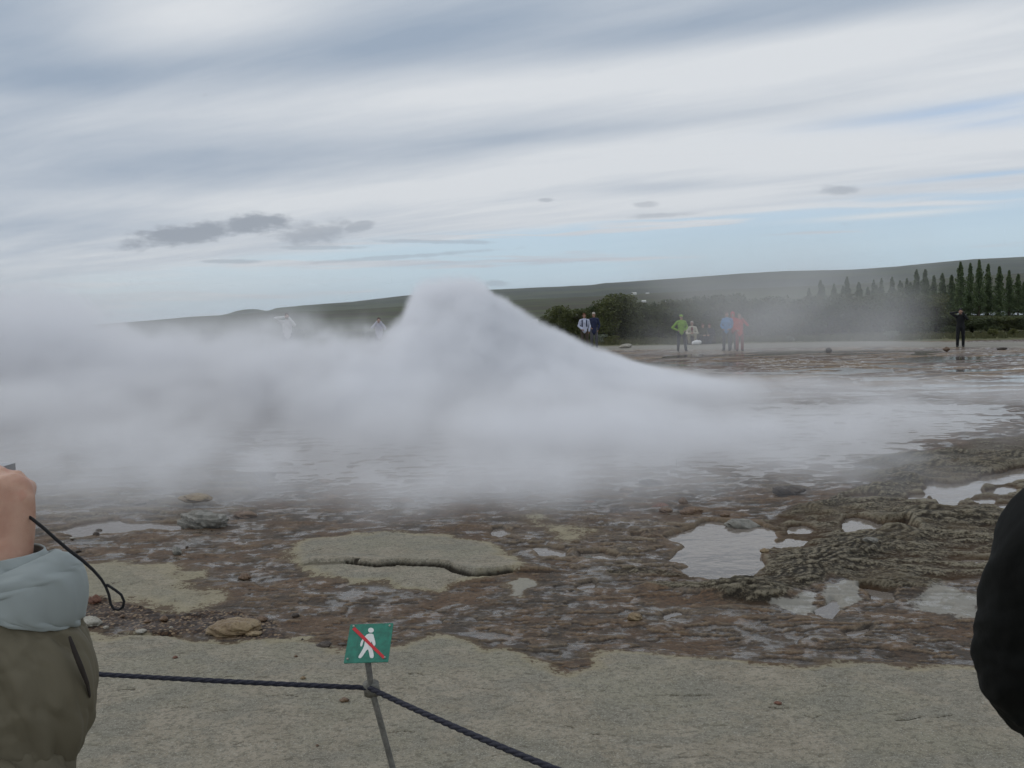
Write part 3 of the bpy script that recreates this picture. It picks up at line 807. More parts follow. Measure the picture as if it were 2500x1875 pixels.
def leaves(rng, C, size, name, mat):
    """one small crossed leaf spray (two faces) at each point"""
    n = len(C)
    a1 = rng.normal(size=(n, 3)); a1 /= np.linalg.norm(a1, axis=1)[:, None]
    a2 = rng.normal(size=(n, 3)); a2 -= (a2 * a1).sum(1)[:, None] * a1; a2 /= np.linalg.norm(a2, axis=1)[:, None]
    s_ = (size * rng.uniform(0.6, 1.3, n))[:, None]
    V = np.stack([C - a1 * s_ * .5, C + a2 * s_ * .28, C + a1 * s_ * .5, C - a2 * s_ * .28], 1).reshape(-1, 3)
    me = fast_mesh(name, V, np.arange(4 * n).reshape(-1, 4)); me.materials.append(mat)
    return me
def bush_points(rng, n, w, h, lobes=9, base=0.0):
    out = []
    cs = [(rng.uniform(-.32, .32) * w, rng.uniform(-.3, .3) * w, base + h * rng.uniform(.10, .66), rng.uniform(.24, .36)) for _ in range(lobes)]
    cs.append((0, 0, base + h * .72, .28))
    for k in range(lobes + 6):                      # shoots that break the outline
        a_ = rng.uniform(0, 6.28); r_ = rng.uniform(.1, .42) * w
        cs.append((math.cos(a_) * r_, math.sin(a_) * r_ * .7, base + h * rng.uniform(.75, .93) * (1 - .3 * r_ / w), .10))
    wt_ = np.array([c_[3] ** 2.2 for c_ in cs]); wt_ /= wt_.sum()
    ch = rng.choice(len(cs), n, p=wt_)
    for k in range(n):
        c_ = cs[ch[k]]; d_ = rng.normal(size=3); d_ /= np.linalg.norm(d_); r_ = c_[3] * rng.uniform(.35, 1.0) ** .6
        out.append((c_[0] + d_[0] * r_ * w * .85, c_[1] + d_[1] * r_ * w * .75, max(0.05, c_[2] + d_[2] * r_ * h * .8)))
    return np.array(out)
rng = np.random.default_rng(11)
def bush_meshes(n, w, h, nl, size, mat, nm="crown"):
    return [leaves(rng, bush_points(rng, nl, w, h), size, nm, mat) for _ in range(n)]
B_w = bush_meshes(4, 3.0, 3.0, 5200, 0.15, L_bush)
B_d = bush_meshes(3, 3.0, 3.0, 5200, 0.15, L_dark)
def trunk_mesh(rs, h, n=4, spread=.5, r=.07):
    mb = MB()
    for k in range(n):
        a_ = rs.uniform(0, 6.28); s_ = rs.uniform(.3, 1) * spread
        p0 = (math.cos(a_) * .08, math.sin(a_) * .08, -.15); p1 = (math.cos(a_) * s_ * .4, math.sin(a_) * s_ * .4, h * .35); p2 = (math.cos(a_) * s_, math.sin(a_) * s_, h * .75)
        mb.tube([p0, p1, p2], [r, r * .7, r * .25], 6)
        for j in range(3):
            q = Vector(p1).lerp(Vector(p2), rs.uniform(0, .9)); b_ = rs.uniform(0, 6.28)
            mb.tube([q, q + Vector((math.cos(b_) * .4, math.sin(b_) * .4, .45))], [r * .35, r * .12], 5)
    return mb.mesh("trunk")
rs = random.Random(3)
TR_b = [trunk_mesh(rs, 2.8) for _ in range(3)]
for m_ in TR_b: m_.materials.append(bark)
def plant(name, label, cat, group, loc, crown, trunk, sc, rz):
    e = empty(name, loc, label, cat, group, rz); e.scale = sc
    for nm, me_ in (("crown", crown), ("trunk", trunk)):
        if me_ is None: continue
        o = bpy.data.objects.new(nm, me_); COL.objects.link(o); o.parent = e
    return e
G_hedge = "bushes of the hedge behind the path"
# (picture x, picture y of its top, width in picture units, distance, dark?)
bush_list = [(1335, 765, 60, 62, 0), (1366, 738, 62, 61, 0), (1405, 748, 70, 60, 0), (1446, 738, 70, 62, 1), (1478, 722, 84, 60, 0), (1506, 706, 100, 59, 0), (1538, 728, 80, 61, 0), (1572, 746, 80, 62, 0),
             (1612, 744, 80, 60, 0), (1650, 742, 84, 62, 1), (1690, 738, 80, 60, 0), (1728, 744, 80, 62, 1), (1768, 732, 84, 60, 0), (1806, 722, 90, 61, 0), (1850, 728, 86, 60, 1), (1892, 716, 90, 62, 0),
             (1936, 722, 92, 60, 0), (1978, 714, 90, 62, 0), (2020, 720, 92, 60, 1), (2062, 710, 90, 62, 0), (2104, 716, 92, 61, 0), (2146, 708, 90, 60, 0), (2196, 704, 110, 58, 1), (2240, 712, 90, 59, 1),
             (2284, 722, 84, 58, 0), (2330, 764, 80, 57, 1), (2372, 770, 84, 57, 0), (2414, 772, 80, 56, 1), (2458, 770, 84, 56, 0), (2502, 766, 84, 56, 1), (2550, 762, 90, 56, 0)]
for i, (px, py, w, Y, dk) in enumerate(bush_list):
    p = at(px, py, Y); gz_ = 0.22
    hh = p.z - gz_
    sw = w / F * Y / 3.0 * 1.42
    where = ("behind the white jacket" if px < 1440 else "forming the tall round tree" if px < 1545 else "behind the person in green" if px < 1700 else "behind the person in blue" if px < 1800
             else "in the mist" if px < 2170 else "below the slender trees")
    plant("bush", f"{'dark' if dk else 'olive green'} leafy bush {where}, {nth(i)} of the hedge from the left", "bush", G_hedge, (p.x, Y, gz_),
          (B_d if dk else B_w)[i % (3 if dk else 4)], TR_b[i % 3], (sw, sw, hh / 3.0), i * 1.7)
for i, (px, py, w) in enumerate([(500, 800, 46), (545, 806, 52), (728, 800, 44), (905, 806, 44), (940, 802, 40)]):
    p = at(px, py, 66)
    plant("bush", f"low bush half lost in steam left of the mound, {nth(i)} from the left", "bush", "low bushes in the steam on the left", (p.x, 66, -0.1), B_w[i % 4], TR_b[i % 3],
          (w / F * 66 / 3.0 * 1.2,) * 2 + ((p.z + 0.1) / 3.0,), i)
# slender young trees behind
def spire(nl, size):
    out = []; ph_ = rng.uniform(0, 6)
    for k in range(nl):
        zz = 0.20 + 0.80 * rng.uniform(0.0, 1.0) ** 1.05
        a_ = rng.uniform(0, 6.28)
        lump_ = 0.70 + 0.22 * math.sin(zz * 31 + a_ * 2 + ph_) + 0.22 * math.sin(zz * 13 - a_ * 3 + ph_ * 2)
        rad_ = (0.92 * (1 - zz) ** 0.8 + 0.03) * lump_
        r_ = rad_ * math.sqrt(rng.uniform(.05, 1))
        out.append((math.cos(a_) * r_, math.sin(a_) * r_, zz * 6.0 + r_ * .7 + 0.2))
    return leaves(rng, np.array(out), size, "crown", L_pop)
SP = [spire(3400, 0.16) for _ in range(5)]
tp = MB().tube([(0, 0, -.2), (0.02, 0, 3), (0, 0, 6.0)], [.08, .05, .012], 6)
for k in range(22):
    z_ = .8 + k * .22; a_ = k * 2.4; r_ = .5 * (1 - z_ / 6.3)
    tp.tube([(0, 0, z_), (math.cos(a_) * r_, math.sin(a_) * r_, z_ + r_ * .8)], [.02, .006], 4)
TP = tp.mesh("trunk"); TP.materials.append(bark)
spires = [(1975, 700), (2003, 680), (2036, 690), (2068, 672), (2098, 688), (2133, 680), (2152, 676), (2178, 673), (2197, 682), (2214, 677), (2238, 655), (2259, 654), (2280, 670),
          (2301, 664), (2323, 668), (2345, 636), (2369, 639), (2391, 631), (2413, 641), (2440, 647), (2464, 657), (2486, 666), (2515, 650), (2545, 655)]
sj = random.Random(9)
spires = sorted(spires + [(x_ + sj.uniform(-6, 6), sj.uniform(684, 706)) for x_ in range(2010, 2560, 27)])
for i, (px, py) in enumerate(spires):
    Y = 84 + (i * 37 % 7) * 1.1
    p = at(px, py, Y); hh = p.z + 0.1
    k = 1.0 if px > 2220 else 0.85
    j = len(spires) - 1 - i
    plant("slender_tree", f"slender pointed tree behind the hedge, {nth(j)} from the right" + (", faint in the mist" if px < 2120 else ""), "tree", "slender trees in a row behind the hedge",
          (p.x, Y, -0.15), SP[i % 5], TP, (k * (1.0 + 0.2 * ((i * 13 % 5) / 5 - .4)),) * 2 + (hh / 6.3,), i * 1.3)
G_mid = "taller bushes filling in behind the hedge"
for i in range(24):
    px = 1590 + i * 41; py = 722 + sj.uniform(-14, 10) if px < 2300 else 768
    p = at(px, py, 68)
    plant("bush", f"taller bush rising behind the front hedge, {nth(i)} of them from the left", "bush", G_mid, (p.x, 68, 0.1), (B_w, B_d)[i % 3 == 0][i % 3], TR_b[i % 3],
          (sj.uniform(0.75, 1.0),) * 2 + ((p.z - 0.1) / 3.0,), i * 2.1)
# small plants on the verge
for i, (px, py, w, h_, mt, lab, cat) in enumerate([
        (2178, 838, 46, 22, L_pale, "low silvery shrub on the grass right of the mist", "shrub"), (1466, 822, 44, 26, L_pale, "pale flowering shrub beside the person in navy", "shrub"),
        (1930, 836, 20, 14, L_pale, "small pale weed on the grass in the mist", "weed"), (2424, 836, 26, 20, L_yel, "tall yellow-green herb at the hedge foot, right of the person in black", "herb"),
        (2474, 836, 30, 18, L_yel, "yellow-green herb at the far right edge of the verge", "herb"), (1602, 834, 34, 14, L_yel, "clump of green herbs left of the person in green", "herb"),
        (1500, 836, 40, 22, L_yel, "yellow-green clump beside the pale boulder", "herb")]):
    Y = 53 if px < 1700 else 49
    p = at(px, py, Y)
    mesh_ = leaves(rng, bush_points(rng, 500, w / F * Y, h_ / F * Y, 5), 0.09, "foliage", mt)
    e = empty("verge_plant" if cat != "shrub" else "shrub", (p.x, Y, 0.14), lab, cat); o = bpy.data.objects.new("foliage", mesh_); COL.objects.link(o); o.parent = e
    st = MB()
    for k in range(5): st.tube([(0, 0, -.05), (math.cos(k * 1.3) * .1, math.sin(k * 1.3) * .1, h_ / F * Y * .7)], [.012, .005], 5)
    st.build("stem", bark, e)
# grass tufts along the far edge of the path
gt = []
ngr = 9000
gx_ = rng.uniform(-16, 34, ngr); gy_ = 52.0 + gx_ * -0.25 + rng.uniform(0.0, 1, ngr) ** 1.3 * 9.0
gz_ = 0.14 + sst(gy_, 55, 64) * 0.10
hh_ = rng.uniform(0.05, 0.22, ngr); wd = rng.uniform(0.03, 0.10, ngr); ox = rng.uniform(-.06, .06, ngr)
V = np.stack([np.stack([gx_ - wd, gy_, gz_ - .05], -1), np.stack([gx_ + wd, gy_ + rng.uniform(-.05, .05, ngr), gz_ - .05], -1), np.stack([gx_ + ox, gy_, gz_ + hh_], -1)], 1).reshape(-1, 3)
gme = fast_mesh("grass", V, np.arange(3 * ngr).reshape(-1, 3))
gme.materials.append(leaf_mat("grass_blades", (0.085, 0.090, 0.038), (0.145, 0.140, 0.070), (0.06, 0.06, 0.03)))
go_ = bpy.data.objects.new("grass", gme); COL.objects.link(go_); go_["kind"] = "stuff"; go_["label"] = "short rough grass between the path and the hedge"; go_["category"] = "grass"
# ------------------------------------------------------------------ loose stones, each its own
def rock_mat(name, c1, c2, sc=14, wet=0.5):
    m, t, b = material(name, c1, wet, 0.35)
    tcn = t.node('ShaderNodeTexCoord'); P = Sock(t, tcn.outputs['Object'])
    c = t.mix(t.ramp(t.noise(P, sc, 5, 0.65), 0.38, 0.64), c1, c2)
    c = t.mix(t.ramp(t.noise(P, sc * 6, 4, 0.6), 0.5, 0.7) * 0.6, c, tuple(q * 0.35 for q in c1))
    t.put(b.inputs['Base Color'], c)
    t.put(b.inputs['Normal'], t.bump(t.noise(P, sc * 4, 5, 0.65), 0.008, 0.9))
    return m
RM = {"brown": rock_mat("brown_stone", (0.12, 0.072, 0.045), (0.19, 0.125, 0.075)), "dark": rock_mat("dark_stone", (0.045, 0.036, 0.032), (0.085, 0.065, 0.05)), "grey": rock_mat("grey_stone", (0.14, 0.135, 0.115), (0.24, 0.23, 0.20)),
      "pale": rock_mat("pale_stone", (0.27, 0.25, 0.20), (0.36, 0.34, 0.29)), "red": rock_mat("red_stone", (0.13, 0.055, 0.035), (0.20, 0.095, 0.06)), "ochre": rock_mat("ochre_stone", (0.19, 0.13, 0.07), (0.28, 0.21, 0.12))}
def rock(px, py, w, h, kind, label, Y=None, flat=0.0, cat="rock", seed=None, depth=0.8, layers=False, name="rock", group=None, z=None, rz=0.0):
    """px, py: middle of its foot as photographed; w, h its size in the same units"""
    if Y is None: x, y = gp(px, py, 0.03)
    else: q = at(px, py, Y); x, y = q.x, q.y
    u_ = math.hypot(x, y) / F
    W, Hh = w * u_ * 0.86, h * u_ * 0.74
    seed = seed or int(px * 7 + py)
    rg = np.random.default_rng(seed)
    nu, nv = (64, 40) if w > 30 else (28, 18)
    if w > 110: nu, nv = 128, 72
    th = np.linspace(0, math.pi, nv)[:, None]; ph = np.linspace(0, 2 * math.pi, nu, endpoint=False)[None, :]
    sx, sy, sz = np.sin(th) * np.cos(ph), np.sin(th) * np.sin(ph), np.cos(th) + 0 * ph
    pw = 0.62 if flat else 0.85                                # squarish
    q = (np.abs(sx) ** (1 / pw) + np.abs(sy) ** (1 / pw) + np.abs(sz) ** (1 / (pw * (0.6 if flat else 1)))) + 1e-9
    k = q ** -(pw * 0.55)
    a_, b_ = seed % 97 * 1.3, seed % 53 * 2.1
    nz_ = fbm(sx * 1.3 + a_ + sz, sy * 1.3 + b_ - sz * .7, 1.1, 3, seed % 1000) * 0.42 + fbm(sx * 4 + a_ + sz * 3, sy * 4 + b_ - sz * 2, 1.0, 4, seed % 1000 + 5) * 0.12
    r = k * (1 + nz_)
    X, Y_, Z = sx * r * W * .5, sy * r * W * .5 * depth, sz * r * Hh * .62
    if layers:
        st_ = Hh / 4.5
        off = fbm(np.floor(Z / st_) * 3.7 + sx * 0.8, np.floor(Z / st_) * 1.9 + sy * .8, 1.0, 2, 3) * 0.22
        X, Y_ = X * (1 + off), Y_ * (1 + off)
        Z = (np.floor(Z / st_) + sst(Z / st_ - np.floor(Z / st_), 0.1, 0.5)) * st_
    V = np.stack([X, Y_, Z], -1).reshape(-1, 3)
    idx = np.arange(nu * nv).reshape(nv, nu); nx_ = np.roll(idx, -1, 1)
    Q = np.stack([idx[:-1], idx[1:], nx_[1:], nx_[:-1]], -1).reshape(-1, 4)
    o = bpy.data.objects.new(name, fast_mesh(name, V, Q)); COL.objects.link(o); o.data.materials.append(RM[kind])
    zz = (ground_z(x, y) if z is None else z)
    if z is None: zz = max(zz, -0.012)
    o.location = (x, y, zz + Hh * 0.30); o.rotation_euler = (rg.uniform(-.1, .1), rg.uniform(-.1, .1), rz)
    return tag(o, label, cat, group)
rock(500, 1281, 125, 46, "grey", "large grey layered slab of rock beside the left pool", flat=1, layers=True, depth=.7, seed=41, rz=.15)
rock(478, 1240, 88, 20, "ochre", "brown tilted slab lying on top of the layered grey rock", flat=1, depth=.7, seed=77, z=0.105)
rock(600, 1258, 62, 22, "brown", "jagged brown rock right of the layered grey slab", flat=1, depth=.7, seed=12)
rock(341, 1231, 34, 9, "dark", "thin dark stone lying flat left of the brown slab", flat=1)
rock(403, 1238, 26, 8, "grey", "small grey stone left of the layered slab", flat=1)
rock(415, 1214, 28, 7, "pale", "small pale flat stone behind the small grey one", flat=1)
rock(372, 1226, 20, 5, "grey", "tiny pale chip between the dark and the grey stones", flat=1)
rock(241, 1287, 20, 12, "dark", "dark pebble standing in the left pool, upper of two")
rock(235, 1303, 17, 13, "dark", "dark reddish pebble in the left pool, lower of two")
rock(190, 1346, 19, 11, "dark", "dark wet pebble below the left pool near the hand")
rock(432, 1350, 38, 26, "grey", "grey oblong boulder on the wet flat, tilted to the right", rz=-.6, depth=.6)
rock(456, 1333, 10, 5, "dark", "dark chip beside the grey oblong boulder")
rock(597, 1408, 36, 22, "brown", "reddish brown stone on the wet flat left of the pale oval", seed=5)
rock(722, 1504, 22, 17, "dark", "round dark stone above the sign to its left")
rock(570, 1545, 138, 42, "ochre", "big flat brown rock at the edge of the foreground shelf", flat=1, depth=.6, seed=9, rz=.1)
rock(640, 1516, 34, 14, "brown", "brown stone at the right end of the big flat brown rock")
rock(400, 1518, 26, 18, "brown", "rounded brown stone in the gravel left of the big flat rock")
rock(360, 1524, 20, 13, "brown", "small brown stone in the gravel, nearer the sleeve")
rock(232, 1478, 34, 28, "red", "reddish stone under the hanging cord loop")
rock(215, 1530, 70, 26, "pale", "pale weathered rock at the edge of the sleeve", flat=1, seed=23)
rock(620, 1552, 46, 12, "ochre", "thin ochre plate right below the big flat rock", flat=1)
rock(345, 1548, 30, 9, "pale", "pale flake lying in the gravel", flat=1)
rock(418, 1540, 13, 6, "pale", "tiny white chip in the gravel")
rock(260, 1535, 16, 8, "pale", "small pale flake in the gravel beside the sleeve", flat=1)
rock(300, 1510, 15, 9, "brown", "little brown pebble in the gravel between the cord and the flat rock")
rock(153, 1324, 12, 5, "pale", "white chip beside the cord near the hand", flat=1)
rock(177, 1311, 16, 3, "pale", "flat white chip above the other white chip", flat=1)
rock(792, 1578, 40, 16, "dark", "dark low rock just left of the green sign", flat=1)
rock(836, 1570, 26, 7, "dark", "thin dark plate touching the left edge of the sign", flat=1)
rock(738, 1565, 8, 6, "dark", "tiny dark pebble left of the dark low rock")
rock(838, 1623, 28, 15, "brown", "brown stone peeping out at the sign's lower left corner", Y=4.42)
rock(723, 1608, 12, 7, "brown", "small brown pebble on the grey shelf left of the sign")
rock(740, 1663, 17, 10, "ochre", "small ochre pebble just above the rope")
rock(775, 1826, 10, 7, "brown", "tiny brown pebble on the shelf left of the post")
rock(428, 1612, 16, 9, "red", "tiny red-brown pebble on the shelf right of the sleeve")
rock(1900, 1722, 26, 11, "red", "lone red-brown stone on the bare foreground shelf at right", seed=8)
rock(1436, 1356, 28, 19, "grey", "speckled grey round stone standing in a puddle", seed=31)
rock(1549, 1510, 44, 20, "ochre", "pointed beige flake in the mud below the stone in the puddle", flat=1, seed=17)
rock(1120, 1200, 38, 12, "brown", "dark red rock rising from the misty water", flat=1)
rock(982, 1222, 60, 12, "brown", "long brown rock in the shallow water before the steam", flat=1)
rock(1668, 1228, 26, 22, "brown", "pointed brown rock in the water left of the big pool")
rock(1690, 1248, 60, 24, "brown", "brown lump of rock in the water near the big pool", flat=1, seed=3)
rock(1625, 1244, 40, 15, "brown", "flat brown rock left of the lump near the big pool", flat=1)
rock(1812, 1275, 92, 28, "grey", "rounded pebbly rock at the far rim of the big pool", flat=1, seed=55)
rock(1770, 1258, 30, 14, "brown", "small brown rock behind the pebbly rock")
rock(1925, 1205, 88, 26, "dark", "dark flat-topped rock alone in the misty water", flat=1, seed=66, depth=.5)
rock(2127, 1352, 40, 13, "grey", "smooth grey stone lying on the rough ridge", flat=1, z=0.12)
rock(1866, 1345, 26, 12, "ochre", "orange-beige chip at the right rim of the big pool", flat=1)
rock(1590, 1175, 70, 18, "dark", "faint dark rock looming in the steam", flat=1, depth=.5)
rock(1530, 1196, 40, 12, "brown", "faint low rock left of the looming one", flat=1)
rock(636, 1160, 80, 22, "dark", "faint dark mound of rock in the steam on the left", flat=1, depth=.5)
rock(2023, 863, 20, 15, "dark", "round dark boulder on the mud flat below the mist", Y=38.5, cat="boulder", z=0.06)
rock(2311, 862, 20, 12, "brown", "brown boulder on the mud flat left of the person in black", Y=37, cat="boulder", z=0.06)
rock(2446, 863, 26, 7, "dark", "low dark boulder on the mud flat at far right", Y=37, cat="boulder", flat=1, z=0.05)
rock(1528, 846, 40, 15, "pale", "pale rounded boulder on the path in front of the hedge", Y=47, cat="boulder", z=0.12)

isl = [(719, 1237, 16, 9), (745, 1207, 50, 12), (796, 1170, 36, 10), (805, 1208, 56, 12), (833, 1276, 66, 10), (875, 1218, 52, 11), (899, 1296, 44, 8), (890, 1192, 44, 12), (1128, 1170, 44, 10), (1180, 1212, 20, 8), (1247, 1190, 26, 9),
       (1287, 1238, 26, 10), (1308, 1204, 22, 9), (1345, 1162, 44, 12), (1373, 1210, 16, 8), (1439, 1220, 36, 11), (1500, 1253, 48, 13), (1514, 1240, 56, 12), (1525, 1200, 34, 9), (1614, 1230, 44, 14), (1764, 1231, 30, 9), (1822, 1208, 34, 8)]
for i, (px_, py_, w_, h_) in enumerate(isl):
    rock(px_, py_, w_ * 1.1, h_ * 1.25, ("brown", "dark", "brown", "red")[i % 4] if i % 4 != 3 or i > 12 else "brown", f"small low brown rock poking out of the misty shallows, {nth(i)} of them from the left", flat=1, depth=.9,
         group="low rocks scattered in the shallows below the steam", z=-0.012)
# ------------------------------------------------------------------ people
SKIN = plain("skin", (0.42, 0.24, 0.17), 0.5, 0.35, 0.10, 12)
SKIN_FAR = plain("skin_far", (0.40, 0.24, 0.18), 0.6, 0.3, 0.05)
def cloth(name, col, rough=0.75, var=0.12): return plain("cloth_" + name, col, rough, 0.15, var, 9, 0.25, 0.01)
V3 = Vector
def limb(mb, a_, b_, r0, r1, n=3, seg=12, bow=None, up=(0, 1, 0)):
    P = [V3(a_).lerp(V3(b_), i / n) + (V3(bow) * math.sin(math.pi * i / n) if bow else V3((0, 0, 0))) for i in range(n + 1)]
    mb.tube(P, [r0 + (r1 - r0) * (i / n) for i in range(n + 1)], seg, up=up)
def hand_mesh(mb, wrist, d, palm_n, side, s=1.0, curl=0.6):
    """palm, four bent fingers and a thumb; d points along the hand, palm_n out of the palm, side towards the thumb"""
    d, n_, sd_ = V3(d).normalized(), V3(palm_n).normalized(), V3(side).normalized()
    w = V3(wrist)
    mb.tube([w, w + d * .03 * s, w + d * .085 * s], [(.024 * s, .019 * s), (.036 * s, .016 * s), (.040 * s, .013 * s)], 14, up=n_)
    for k, (off, L) in enumerate(((.030, .072), (.010, .080), (-.010, .074), (-.029, .058))):
        p = w + d * (.085 - .004 * abs(k - 1)) * s + sd_ * off * s
        a_ = 0.25 * curl; pts = [p - d * .02 * s, p]
        for j, seg_ in enumerate((.45, .31, .24)):
            a_ += curl * (0.55, 1.0, 0.7)[j]
            p = p + (d * math.cos(a_) + n_ * math.sin(a_)) * L * seg_ * s; pts.append(p)
        mb.tube(pts, [.0095 * s, .0100 * s, .0088 * s, .0080 * s, .0068 * s], 10, up=sd_)
    p = w + d * .022 * s + sd_ * .022 * s
    q1 = p + (d * .6 + sd_ * .7 + n_ * .25).normalized() * .036 * s
    q2 = q1 + (d * .85 + sd_ * .25 + n_ * .55).normalized() * .030 * s
    q3 = q2 + (d * .8 + n_ * .7 - sd_ * .1).normalized() * .024 * s
    mb.tube([p, q1, q2, q3], [.014 * s, .0115 * s, .0100 * s, .0082 * s], 10, up=n_)
def head_mesh(mb, c, s=1.0, yaw=0.0, pitch=0.0):
    """skull, jaw, nose, brow, ears and lips; looks along -Y before turning"""
    R = Matrix.Rotation(yaw, 3, 'Z') @ Matrix.Rotation(pitch, 3, 'X')
    c = V3(c)
    def q(x, y, z): return c + R @ V3((x, y, z)) * s
    mb.ball(q(0, .012, .035), (.074 * s, .092 * s, .085 * s), 20, 14, R)
    mb.ball(q(0, -.018, -.035), (.058 * s, .066 * s, .072 * s), 18, 12, R)
    mb.ball(q(0, -.052, -.082), (.026 * s, .022 * s, .020 * s), 12, 8, R)
    mb.tube([q(0, -.078, .018), q(0, -.098, -.018)], [.009 * s, .014 * s], 8)
    mb.ball(q(0, -.078, .026), (.046 * s, .014 * s, .010 * s), 12, 8, R)
    mb.ball(q(0, -.080, -.050), (.024 * s, .010 * s, .008 * s), 10, 6, R)
    for e in (-1, 1): mb.ball(q(e * .076, .01, 0), (.010 * s, .020 * s, .032 * s), 8, 8, R)
    return q, R
HIDE = dict(lean=0.0)
def person(label, loc, rz, h, top, trousers, pose, hair=(0.05, 0.03, 0.02), cap=None, hood=None, extra=None, shoe=(0.03, 0.03, 0.03), group=None, jacket_len=0.0, vest=None, sitting=False, yaw=0.0, pitch=0.0,
           vox=0.014, name="person", bulk=1.0):
    """metres for a 1.75 m figure facing -Y; pose = {'L': (elbow, hand), 'R': (elbow, hand), 'feet': (left, right)}"""
    k = h / 1.75
    e = empty(name, loc, label, "person", group, rz); e.scale = (k, k, k)
    dz = -0.50 if sitting else 0.0
    hip = V3((0, 0, .95 + dz)); ch = V3((0, -.01 - (.10 if sitting else 0), 1.30 + dz)); nk = V3((0, -.015 - (.14 if sitting else 0), 1.47 + dz)); hd = V3((0, -.03 - (.17 if sitting else 0), 1.625 + dz))
    body, jk, tr = MB(), MB(), MB()
    tors = [hip, hip.lerp(ch, .45), ch, nk - V3((0, 0, .05))]
    body.tube(tors, [(.155, .105), (.135, .095), (.165, .11), (.10, .075)], 18, up=(0, 1, 0))
    jk.tube([hip - V3((0, 0, .06 + jacket_len)), hip + V3((0, 0, .04)), hip.lerp(ch, .5), ch, nk - V3((0, 0, .03))],
            [(.185 * bulk, .135 * bulk), (.175 * bulk, .130 * bulk), (.165 * bulk, .125 * bulk), (.190 * bulk, .135 * bulk), (.10, .085)], 20, up=(0, 1, 0))
    jk.tube([nk - V3((0, 0, .03)), nk + V3((0, 0, .035))], [(.078, .075), (.070, .068)], 14, up=(0, 1, 0), cap=False)
    body.tube([nk - V3((0, 0, .06)), nk + V3((0, -.008, .07))], [.058, .054], 12)
    q, R = head_mesh(body, hd, 1.0, yaw, pitch)
    cams = []
    for s_, nm in ((-1, 'L'), (1, 'R')):
        sh = nk + V3((s_ * .185, .01, -.075))
        el_, ha = (V3(v) for v in pose[nm])
        el_, ha = el_ + V3((0, 0, dz)), ha + V3((0, 0, dz))
        limb(body, nk + V3((s_ * .08, 0, -.06)), sh, .055, .058); limb(body, sh, el_, .052, .040); limb(body, el_, ha, .040, .027)
        limb(jk, nk + V3((s_ * .07, 0, -.055)), sh, .07, .072); limb(jk, sh, el_, .070 * bulk, .058 * bulk, 4); limb(jk, el_, ha.lerp(el_, .06), .060 * bulk, .044 * bulk, 4)
        d_ = (ha - el_).normalized()
        inward = V3((-s_, 0, 0)) - d_ * (-s_ * d_.x)
        if inward.length < .1: inward = V3((0, -1, 0))
        fr = d_.cross(inward.normalized()) * s_
        hand_mesh(body, ha, d_, inward, fr if abs(fr.y) > .01 else V3((0, -1, 0)), 1.0, .7)
    ft = pose.get('feet', ((-.12, 0), (.12, 0)))
    for s_, (fx, fy) in zip((-1, 1), ft):
        hp = hip + V3((s_ * .09, 0, -.03))
        if sitting:
            kn = V3((s_ * .14 + fx * .3, -.42, .50)); an = V3((fx, -.40 + fy, .09))
        else:
            an = V3((fx, fy, .09)); kn = hp.lerp(an, .5) + V3((s_ * .01, -.03, 0))
        limb(body, hp, kn, .082, .056, 4); limb(body, kn, an, .054, .036, 4)
        limb(tr, hp + V3((0, 0, .05)), kn, .105, .078, 4); limb(tr, kn, an - V3((0, 0, .02)), .078, .066, 4)
        body.tube([an - V3((0, -.04, .045)), an + V3((s_ * .015, -.13, -.06))], [(.035, .03), (.038, .026)], 10)
        b_ = MB(); b_.tube([an + V3((0, .05, -.05)), an + V3((0, -.02, -.045)), an + V3((s_ * .02, -.15, -.058))], [(.044, .042), (.048, .045), (.044, .030)], 12, up=(0, 0, 1))
        b_.build("shoe", cloth("shoe%.2f" % shoe[0], shoe), e, remesh=vox)
    body.build("body", SKIN_FAR, e, remesh=vox, smoothing=2)
    tr.tube([hip - V3((0, 0, .06)), hip + V3((0, 0, .10))], [(.168, .122), (.158, .118)], 16, up=(0, 1, 0))
    jk.build("jacket", top, e, remesh=vox, smoothing=3); tr.build("trousers", trousers, e, remesh=vox, smoothing=3)
    for s_ in (-1, 1):
        MB().ball(q(s_ * .031, -.078, .006), .011, 8, 6).build("eye", plain("eye", (0.02, 0.015, 0.012), 0.2, 0.5), e)
    if hair is not None:
        hb = MB(); hb.ball(q(0, .022, .052), (.084, .096, .084), 18, 12, R); hb.ball(q(0, .045, -.01), (.080, .070, .085), 16, 10, R)
        hb.build("hair", cloth("hair%.2f" % hair[0], hair), e, remesh=vox)
    if cap is not None:
        hb = MB(); hb.ball(q(0, .012, .062), (.086, .100, .075), 18, 12, R); hb.tube([q(0, -.05, .055), q(0, -.145, .045)], [(.07, .012), (.06, .010)], 12, up=(0, 0, 1))
        hb.build("cap", cap, e, remesh=vox * .8)
    if hood is not None:
        hb = MB(); hb.ball(q(0, .025, .04), (.096, .105, .105), 18, 12, R); hb.ball(q(0, .04, -.05), (.100, .088, .085), 16, 10, R)
        hb.build("hood", hood, e, remesh=vox)
    if vest is not None:
        vb = MB(); vb.tube([hip + V3((0, -.085, .06)), ch + V3((0, -.085, 0)), nk + V3((0, -.06, -.05))], [(.075, .05), (.085, .06), (.05, .03)], 14, up=(0, 1, 0)); vb.build("shirt", vest, e, remesh=vox)
    if extra: extra(e)
    return e
